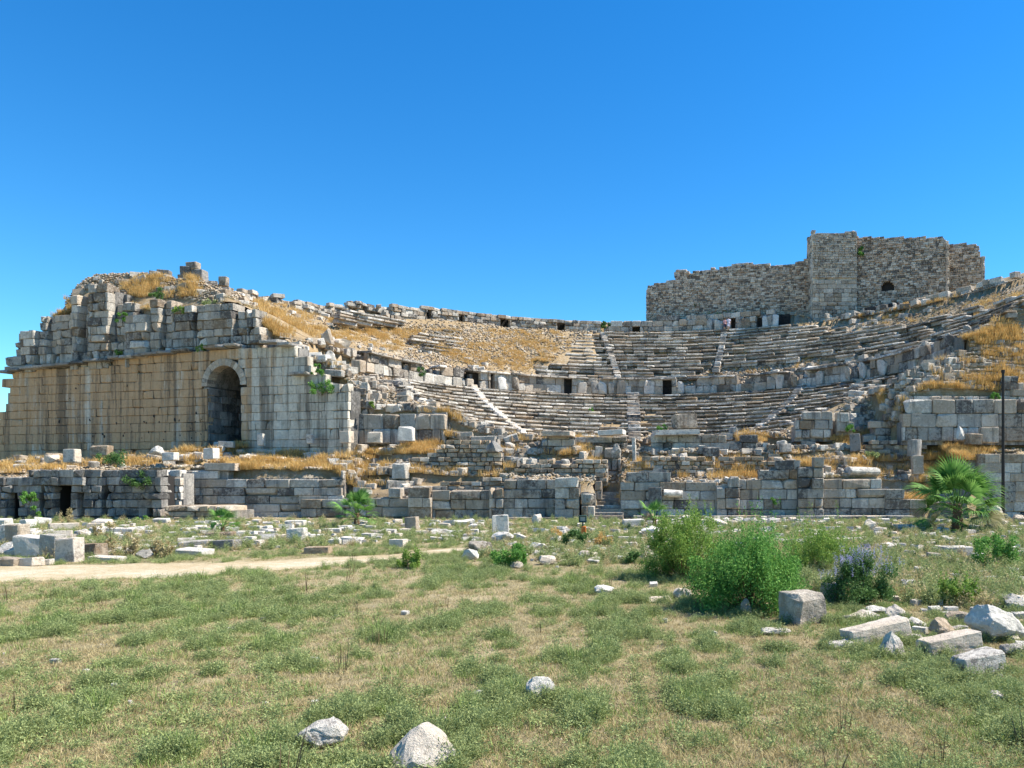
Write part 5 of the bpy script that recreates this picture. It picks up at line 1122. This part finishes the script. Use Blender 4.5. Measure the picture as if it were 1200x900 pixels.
def unit(n): v = rng.normal(size=(n, 3)); return v/np.linalg.norm(v, axis=1)[:, None]
def leaves(sp, P_, lw, upright=.3):
    n = len(P_); q = rng.normal(size=(n, 3)); q[:, 2] += upright; q /= np.linalg.norm(q, axis=1)[:, None]; q *= (lw*rng.uniform(.6, 1.5, n))[:, None]
    s_ = np.cross(q, unit(n)); s_ = s_/np.linalg.norm(s_, axis=1)[:, None]*lw*.3; V = np.stack([P_, P_+q*.5+s_, P_+q, P_+q*.5-s_], 1).reshape(-1, 3)
    o = np.arange(n)[:, None]*4; sp.add(V, np.concatenate([o+np.array([0, 1, 2]), o+np.array([0, 2, 3])]))
def spray(sp, c, rad, n, lw, r, upright=.3):
    P_ = unit(n)*(rng.random(n)**.45)[:, None]*np.array(rad)+np.array(c); leaves(sp, P_, lw, upright)
def shrub(name, label, px, py, w, h, mat, seed, lw=.07, clumps=26, per=260, flower=None, cat='shrub', Y=None, group=None, tips=0, z=None):
    r = random.Random(seed)
    if Y is None: x, y, zz, ok = hit(px, py); x, y, zz = float(x[0]), float(y[0]), float(zz[0])
    else: x, y, zz = P(px, py, Y)
    Wm, Hm = w*y/F, h*y/F; t = thing(name, label, cat, (x, y+Wm*.25, zz), group); sp = Soup(); st = Soup(); fl = Soup()
    for k in range(clumps):
        a = r.uniform(0, 6.283); d = math.sqrt(r.random()); cx, cy = Wm*.43*d*math.cos(a), Wm*.36*d*math.sin(a); cz = Hm*r.uniform(.10, .9*(1-.55*d*d*r.random())); rad = Wm*r.uniform(.07, .17)
        spray(sp, (cx, cy, max(cz, rad*.5)), (rad, rad, rad*r.uniform(.8, 1.5)), per, lw, r, .5)
        # stem to the clump
        P0 = Vector((cx*.12, cy*.12, -.03)); P1 = Vector((cx, cy, cz)); s_ = Vector((1, 0, 0))*.012*max(1, Hm/1.5); s2 = Vector((0, 1, 0))*.012*max(1, Hm/1.5)
        st.add([P0-s_, P0+s_, P0+s2, P1+s_*.3, P1-s_*.3], [(0, 1, 3), (1, 2, 3), (2, 0, 4), (0, 3, 4), (2, 3, 4)])
        if tips and d < .95:
            for q in range(tips):
                n_ = 40; tz = rad*r.uniform(1.2, 2.8); lean = rng.normal(0, .15, 2); tt = rng.random(n_)
                leaves(sp, np.stack([cx+rng.normal(0, rad*.5)+lean[0]*tz*tt+rng.normal(0, lw*.3, n_), cy+rng.normal(0, rad*.5)+lean[1]*tz*tt+rng.normal(0, lw*.3, n_), cz+tz*tt], 1), lw*.85, .9)
        if flower and cz > Hm*.35:
            for q in range(10):
                b = Vector((cx+r.gauss(0, rad*.8), cy+r.gauss(0, rad*.8), cz+rad*.7))
                for i in range(16):
                    pp = b+Vector((r.gauss(0, .015), r.gauss(0, .015), .22*i/16)); qv = Vector((r.gauss(0, 1), r.gauss(0, 1), r.gauss(0, 1))).normalized()*.03; sv = Vector((r.gauss(0, 1), r.gauss(0, 1), r.gauss(0, 1))).normalized()*.02
                    fl.add([pp, pp+qv, pp+sv], [(0, 1, 2)])
    for nm, s2, m_ in (('foliage', sp, M[mat]), ('stems', st, M['wood']), ('blossom', fl, M['bloom'])):
        if s2.V: s2.build(nm, m_, t)
    return t
shrub('shrub', 'largest bright green leafy shrub, rounded, beside the square cut block', 882, 722, 148, 94, 'shrub', 1, .050, 80, 460, tips=3)
shrub('shrub', 'tall feathery yellow-green shrub left of the largest bright one', 802, 684, 104, 84, 'shrub2', 2, .052, 50, 400, tips=7)
shrub('shrub', 'low soft green shrub filling the gap right of the largest bright one', 965, 672, 104, 54, 'shrub2', 3, .05, 34, 420, tips=3)
shrub('flowering_bush', 'dark green bush with pale blue flower spikes behind the square blocks', 1012, 712, 88, 62, 'bush', 4, .045, 36, 500, flower=True, cat='bush')
shrub('shrub', 'bright green low bush at the right frame side above the white boulder', 1168, 668, 64, 40, 'shrub', 5, .07, 20, 260)
shrub('shrub', 'fresh green weed patch left of the white boulder at right', 1130, 712, 56, 30, 'shrub2', 6, .06, 14, 240, tips=2)
shrub('bush', 'round green bush among white rocks at the end of the track', 597, 666, 50, 30, 'shrub', 7, .07, 18, 260, cat='bush')
shrub('bush', 'small scrubby green bush on the near side of the track end', 478, 668, 36, 22, 'shrub2', 8, .06, 12, 200, cat='bush', tips=2)
shrub('bush', 'small green bush in weeds in front of the middle steps', 678, 642, 40, 20, 'bush', 9, .08, 12, 220, cat='bush')
shrub('bush', 'dark low weed clump left of the feathery shrub', 742, 662, 24, 14, 'bush', 10, .07, 8, 200, cat='bush')
shrub('wall_plant', 'bright green plant hanging on the arched wall near its stepped end', 373, 462, 32, 24, 'shrub', 11, .13, 14, 160, cat='plant', Y=65.9)
shrub('wall_plant', 'smaller green sprig just above the hanging plant on the arched wall', 369, 440, 16, 16, 'shrub', 12, .12, 7, 120, cat='plant', Y=66.3)
shrub('wall_plant', 'dark green bush high on the upper left ruin amid golden grass', 179, 354, 18, 22, 'bush', 13, .12, 10, 160, cat='plant', Y=72)
shrub('wall_plant', 'small green plant rooted in the pier of the buttressed wall', 140, 378, 13, 16, 'shrub', 14, .12, 7, 120, cat='plant', Y=72.4)
shrub('wall_plant', 'olive plant on the cornice left of the arch', 138, 418, 14, 8, 'shrub2', 15, .12, 6, 100, cat='plant', Y=72.4)
shrub('wall_plant', 'olive plant on the cornice just above the arch', 236, 411, 16, 8, 'shrub2', 16, .12, 6, 100, cat='plant', Y=69.6)
shrub('wall_plant', 'small green plant right of the dark skyline bush', 207, 366, 14, 8, 'shrub2', 17, .12, 6, 100, cat='plant', Y=70.5)
shrub('wall_plant', 'grey-green cushion plant on the ruin above the right buttress', 245, 362, 24, 12, 'olive', 18, .12, 9, 120, cat='plant', Y=71.5)
shrub('wall_plant', 'green creeper hanging down the sooty wall at far left, upper part', 30, 592, 18, 20, 'shrub', 19, .12, 10, 140, cat='plant', Y=56.2)
shrub('wall_plant', 'green creeper lower part against the sooty wall at far left', 41, 618, 12, 28, 'shrub', 20, .12, 10, 140, cat='plant', Y=55.8)
shrub('wall_plant', 'green plant hanging over the top right of the sooty wall', 156, 573, 34, 20, 'bush', 21, .12, 12, 140, cat='plant', Y=56.3)
shrub('wall_plant', 'small green sprig at the foot of the sooty wall near the low opening', 166, 612, 14, 7, 'shrub', 22, .1, 6, 100, cat='plant', Y=56)
shrub('bush', 'dark green bush on the terrace edge above the sooty wall', 126, 545, 36, 16, 'bush', 23, .12, 12, 130, cat='bush', Y=59)
shrub('bush', 'dark bush at the gap in the skyline between gallery and fort', 709, 391, 16, 15, 'bush', 24, .2, 9, 140, cat='bush', Y=116.6)
shrub('bush', 'dark bush against the foot of the fort wall', 818, 366, 26, 20, 'bush', 25, .2, 12, 140, cat='bush', Y=117.2)
shrub('wall_plant', 'long green weed strip on top of the gallery slabs under the fort', 846, 372, 44, 8, 'shrub', 26, .16, 14, 100, cat='plant', Y=116.2)
shrub('wall_plant', 'green plant growing from the fort wall beside the tower top', 1009, 299, 9, 14, 'shrub', 27, .18, 6, 100, cat='plant', Y=110.5)
shrub('wall_plant', 'small green plant in the seats on the left of the central stair', 692, 484, 8, 6, 'shrub', 28, .12, 4, 80, cat='plant', Y=92)
shrub('wall_plant', 'green tuft left of the great dark block at the foot of the seats', 777, 506, 14, 11, 'shrub', 29, .12, 6, 110, cat='plant', Y=66)
shrub('wall_plant', 'green tuft beside the small pile on the top terrace', 997, 506, 11, 9, 'shrub', 30, .12, 6, 100, cat='plant', Y=65.6)
shrub('wall_plant', 'small green plant in the joints of the right stage front', 907, 595, 9, 13, 'shrub', 31, .1, 6, 100, cat='plant', Y=57.6)
shrub('bush', 'dark grey-green bush in the rubble left of the seats', 491, 441, 16, 12, 'bush', 32, .12, 7, 120, cat='bush', Y=78)
shrub('wall_plant', 'green sprig by the pole on top of the high right wall', 1168, 468, 14, 9, 'shrub', 33, .12, 6, 100, cat='plant', Y=64.5)
shrub('bush', 'grey-green bush on the golden slope edge above the arched wall', 311, 380, 16, 10, 'olive', 34, .12, 7, 120, cat='bush', Y=72)
shrub('wall_plant', 'green sprig below the collapsed corner beside the left retaining wall', 437, 478, 9, 10, 'shrub2', 35, .12, 5, 100, cat='plant', Y=67)
shrub('wall_plant', 'sparse green tuft near the jamb on the right terraces', 1024, 540, 18, 12, 'olive', 36, .12, 7, 100, cat='plant', Y=62.4)
# dry thistles behind the track
for k, (px, py, w, h) in enumerate([(75, 622, 18, 30), (128, 648, 20, 40), (150, 652, 22, 30), (178, 654, 24, 26), (192, 655, 18, 22), (112, 632, 14, 18), (652, 632, 18, 14), (706, 640, 26, 18)]):
    shrub('thistle', ['tall dry thistle against the sooty wall', 'tallest dry thistle clump beside the track', 'dry thistle clump next right of the tallest', 'wide dry thistle clump above the rounded stone', 'low dry thistle left of the black-faced blocks', 'yellowish dry weed above the pale tilted block', 'orange-brown dry weed right of the tall upright slab', 'orange-brown dry weed before the middle steps'][k], px, py, w, h, 'straw' if k < 6 else 'gold', 60+k, .07, 14, 60, cat='thistle')

x, y = field_pts(420); k = ~on_track(x, y) & (y < 30) & (fbm(x*.5, y*.5, 171) > .52); x, y = x[k], y[k]
scatter('dry_stalks', blades(7, .62, .12, .012, .18, 15, 3), M['wood'], x, y, fieldz(x, y), rng.uniform(.4, 1.1, len(x)), 'thin dark dry stalks standing in the near grass')
# palms
def frond_mesh(R, Lp, seed, mat, droop=.35, n=24, dry=False):
    r = random.Random(seed); V = []; Fc = []
    # petiole along +X then the fan opening about +X
    for s_ in (-.5, .5): V += [(0, s_*.05, 0), (Lp, s_*.025, 0)]
    V += [(0, 0, -.03), (Lp, 0, -.02)]; Fc += [(0, 1, 3), (0, 3, 2), (0, 4, 5), (0, 5, 1), (2, 3, 5), (2, 5, 4)]
    for k in range(n):
        a = (k/(n-1)-.5)*2*1.45; L = R*(1-.22*(abs(a)/1.45)**2)*r.uniform(.9, 1.05); dx, dy = math.cos(a), math.sin(a); wd = R*.058; prev = None; o = len(V); seg = 4
        for j in range(seg+1):
            t = j/seg; rr_ = .06*R+L*t; z = .10*R*(1-abs(a))*t-droop*L*max(0, t-.45)**2*2.2*r.uniform(.7, 1.3); w2 = wd*(.35+.9*min(t*2, 1))*(1-max(0, t-.5)*1.9) if t < 1 else .004
            fold = .3*w2
            V += [(Lp+dx*rr_-dy*w2/2, dy*rr_+dx*w2/2, z), (Lp+dx*rr_+dy*w2/2, dy*rr_-dx*w2/2, z+fold)]
        for j in range(seg): Fc += [(o+2*j, o+2*j+1, o+2*j+3), (o+2*j, o+2*j+3, o+2*j+2)]
    return mesh_tris('frond', V, Fc, mat)
def palm(label, px, py, w, h, seed, nf=34):
    r = random.Random(seed); x, y, z, ok = hit(px, py); x, y, z = float(x[0]), float(y[0]), float(z[0]); Hm = h*y/F; Wm = w*y/F
    t = thing('fan_palm', label, 'palm', (x, y, z)); R = Wm*.23; Lp = Wm*.29; th = Hm*.30
    sp = Soup(); n = 14
    for k in range(9):
        zz = th*k/8-.05; rad = Wm*.05*(1.15-.3*k/8); a = np.linspace(0, 2*np.pi, n, endpoint=False)
        for j in range(n): sp.inst(ROUGHV[1.0][(j+k) % 6], scl(rotz(np.array([a[j]]))@roty(np.array([-.5])), rad*.7, rad*.45, th/6), np.array([[rad*.75*math.cos(a[j]+k*.3), rad*.75*math.sin(a[j]+k*.3), zz]]))
    sp.build('trunk', M['bark'], t)
    G = [frond_mesh(R, Lp, seed*10+k, M['palm'], .3+.2*k) for k in range(3)]; Dm_ = [frond_mesh(R, Lp, seed*10+7+k, M['palmdry'], .9) for k in range(2)]
    for k in range(nf):
        u = k/(nf-1); el = math.radians(85-u*112)+r.gauss(0, .12); az = k*2.39996+r.gauss(0, .2); dry = u > .72 and r.random() < .65
        s_ = r.uniform(.85, 1.15)*(1.08 if u < .5 else .95)*(1 if u > .12 else .9)
        link('dry_frond' if dry else 'frond', r.choice(Dm_ if dry else G), t, (0, 0, th*.95-.12*Hm*u), (r.gauss(0, .35), -el, az), (s_, s_, s_))
    return t
palm('large green fan palm with drooping lower fronds, at the right before the ruins', 1122, 622, 106, 100, 3, 50)
palm('medium fan palm standing between the track and the low left walls', 418, 618, 58, 54, 5, 26)
palm('small fan palm in front of the masonry bench', 261, 628, 44, 40, 6, 18)
palm('small upright fan palm at the foot of the stage front right of the steps', 767, 620, 44, 46, 7, 18)

# ================================================================== POLE, LAMP, PEOPLE
def tube(sp, pts, rad, n=10):
    pts = [Vector(p) for p in pts]; rings = []
    for i, p in enumerate(pts):
        d = (pts[min(i+1, len(pts)-1)]-pts[max(i-1, 0)]).normalized(); u = d.orthogonal().normalized(); v = d.cross(u)
        rd = rad[i] if isinstance(rad, (list, tuple)) else rad; rings.append([p+(u*math.cos(a)+v*math.sin(a))*rd for a in np.linspace(0, 2*math.pi, n, endpoint=False)])
    V = [q for g in rings for q in g]+[pts[0], pts[-1]]; Fc = []
    for i in range(len(rings)-1):
        for j in range(n): a = i*n+j; b = i*n+(j+1) % n; Fc += [(a, b, b+n), (a, b+n, a+n)]
    for j in range(n): Fc += [(len(V)-2, (j+1) % n, j), (len(V)-1, (len(rings)-1)*n+j, (len(rings)-1)*n+(j+1) % n)]
    sp.add([tuple(v) for v in V], Fc)
pb = P(1175.5, 606, 57.0); pole = thing('metal_pole', 'tall thin dark metal pole in front of the right walls', 'pole', (pb[0], 57.0, 0))
sp = Soup(); tube(sp, [(0, 0, -.1), (0, 0, 11.0)], [.13, .085]); sp.build('shaft', M['iron'], pole)
sp = Soup(); tube(sp, [(0, 0, -.05), (0, 0, .25)], .22); sp.build('base', M['iron'], pole)
sp = Soup(); tube(sp, [(0, 0, 10.9), (0, 0, 11.12)], .13); sp.build('cap', M['iron'], pole)
lx, ly, lz, _ = hit(683, 626); lamp = thing('floodlight', 'small dark ground floodlight on an orange box before the stage front', 'floodlight', (float(lx[0]), float(ly[0]), float(lz[0])))
def box(sp, c, d, ch=.02):
    V, Fx = block_var(d[0], d[2], d[1], ch, 0, 3); sp.add(V*np.array([d[0], d[1], d[2]])+np.array(c), Fx)
s1 = Soup(); box(s1, (.05, 0, .22), (.26, .26, .44)); s1.build('box', M['orange'], lamp)
s1 = Soup(); box(s1, (0, 0, .68), (.40, .2, .07)); box(s1, (0, 0, 1.0), (.40, .2, .07)); box(s1, (-.18, 0, .84), (.06, .2, .4)); box(s1, (.18, 0, .84), (.06, .2, .4)); box(s1, (0, .07, .84), (.36, .05, .36)); box(s1, (0, 0, .53), (.08, .08, .3)); s1.build('housing', M['lampbody'], lamp)
s1 = Soup(); box(s1, (0, -.02, .84), (.30, .04, .26), .01); s1.build('lens', plain('lamp_glass', (.35, .36, .32), .2), lamp)
def person(label, px, py, Y, H, shirt, trousers, seed, walk=.12, z=None):
    x, y, z0 = P(px, py, Y); z0 = z if z is not None else z0; t = thing('person', label, 'person', (x, y, z0))
    bm = bmesh.new(); lay = bm.verts.layers.skin.verify(); R = {}
    J = {'pel': (0, 0, .53, .085), 'chest': (0, 0, .72, .10), 'neck': (0, 0, .835, .035), 'head': (0, 0, .90, .055), 'top': (0, 0, .965, .05),
         'sl': (-.11, 0, .80, .045), 'el': (-.15, -.02, .64, .03), 'wl': (-.13, -.09, .52, .022), 'hl': (-.12, -.12, .48, .022),
         'sr': (.11, 0, .80, .045), 'er': (.15, .02, .64, .03), 'wr': (.15, -.03, .50, .022), 'hr': (.15, -.05, .46, .022),
         'ql': (-.055, 0, .49, .06), 'kl': (-.06, -walk*.6, .27, .042), 'fl': (-.06, -walk*.3, .04, .03), 'tl': (-.065, -walk*.3-.09, .02, .022),
         'qr': (.055, 0, .49, .06), 'kr': (.06, walk*.2, .27, .042), 'fr': (.06, walk*.8, .04, .03), 'tr': (.065, walk*.8-.09, .02, .022)}
    vs = {k: bm.verts.new((a*H, b*H, c*H)) for k, (a, b, c, d) in J.items()}
    for a, b in (('pel', 'chest'), ('chest', 'neck'), ('neck', 'head'), ('head', 'top'), ('chest', 'sl'), ('sl', 'el'), ('el', 'wl'), ('wl', 'hl'), ('chest', 'sr'), ('sr', 'er'), ('er', 'wr'), ('wr', 'hr'), ('pel', 'ql'), ('ql', 'kl'), ('kl', 'fl'), ('fl', 'tl'), ('pel', 'qr'), ('qr', 'kr'), ('kr', 'fr'), ('fr', 'tr')): bm.edges.new((vs[a], vs[b]))
    for k, v in vs.items(): v[lay].radius = (J[k][3]*H, J[k][3]*H); v[lay].use_root = (k == 'pel')
    me = bpy.data.meshes.new('body'); bm.to_mesh(me); bm.free(); me.materials.append(M['skin']); b = link('body', me, t); b.modifiers.new('skin', 'SKIN'); sb = b.modifiers.new('sub', 'SUBSURF'); sb.levels = 1; sb.render_levels = 1
    sp = Soup(); tube(sp, [(0, 0, .50*H), (0, 0, .62*H), (0, 0, .74*H), (0, 0, .80*H), (0, 0, .83*H)], [.115*H, .105*H, .13*H, .12*H, .05*H], 12)
    for s_ in (-1, 1): tube(sp, [(s_*.09*H, 0, .81*H), (s_*.125*H, 0, .74*H), (s_*.15*H, -.01, .66*H)], [.055*H, .05*H, .045*H], 8)
    sp.build('shirt', M[shirt], t)
    sp = Soup()
    for s_, k1, k2 in ((-1, -walk*.6, -walk*.35), (1, walk*.2, walk*.7)): tube(sp, [(s_*.05*H, 0, .53*H), (s_*.06*H, k1*H*.9, .30*H), (s_*.06*H, k1*H, .25*H)], [.08*H, .06*H, .055*H], 10)
    tube(sp, [(0, 0, .49*H), (0, 0, .56*H)], .11*H, 12); sp.build('shorts', M[trousers], t)
    sp = Soup(); v, f = RV[0]; sp.inst(RV[0], scl(rotz(np.array([0.])), .15*H, .16*H, .10*H), np.array([[0, .01*H, .965*H]])); sp.build('hair', M['hair'], t)
    sp = Soup()
    for dx_ in (-.02, .02): sp.inst(RV[1], scl(rotz(np.array([0.])), .012*H, .01*H, .01*H), np.array([[dx_*H, -.057*H, .925*H]]))
    sp.build('eyes', M['hair'], t); return t
Yp = YC+43.2*math.cos(16.5*D2R)+.4
zp = 25.0
person('person in a pink top and dark shorts standing before the gallery doorway under the fort', 849.5, 391, Yp, 1.75, 'pink', 'navy', 1, z=zp)
person('person in a pale lilac shirt beside the one in pink, right at the dark doorway', 853.8, 391, Yp-.4, 1.85, 'lilac', 'lilac', 2, z=zp)

_chk()
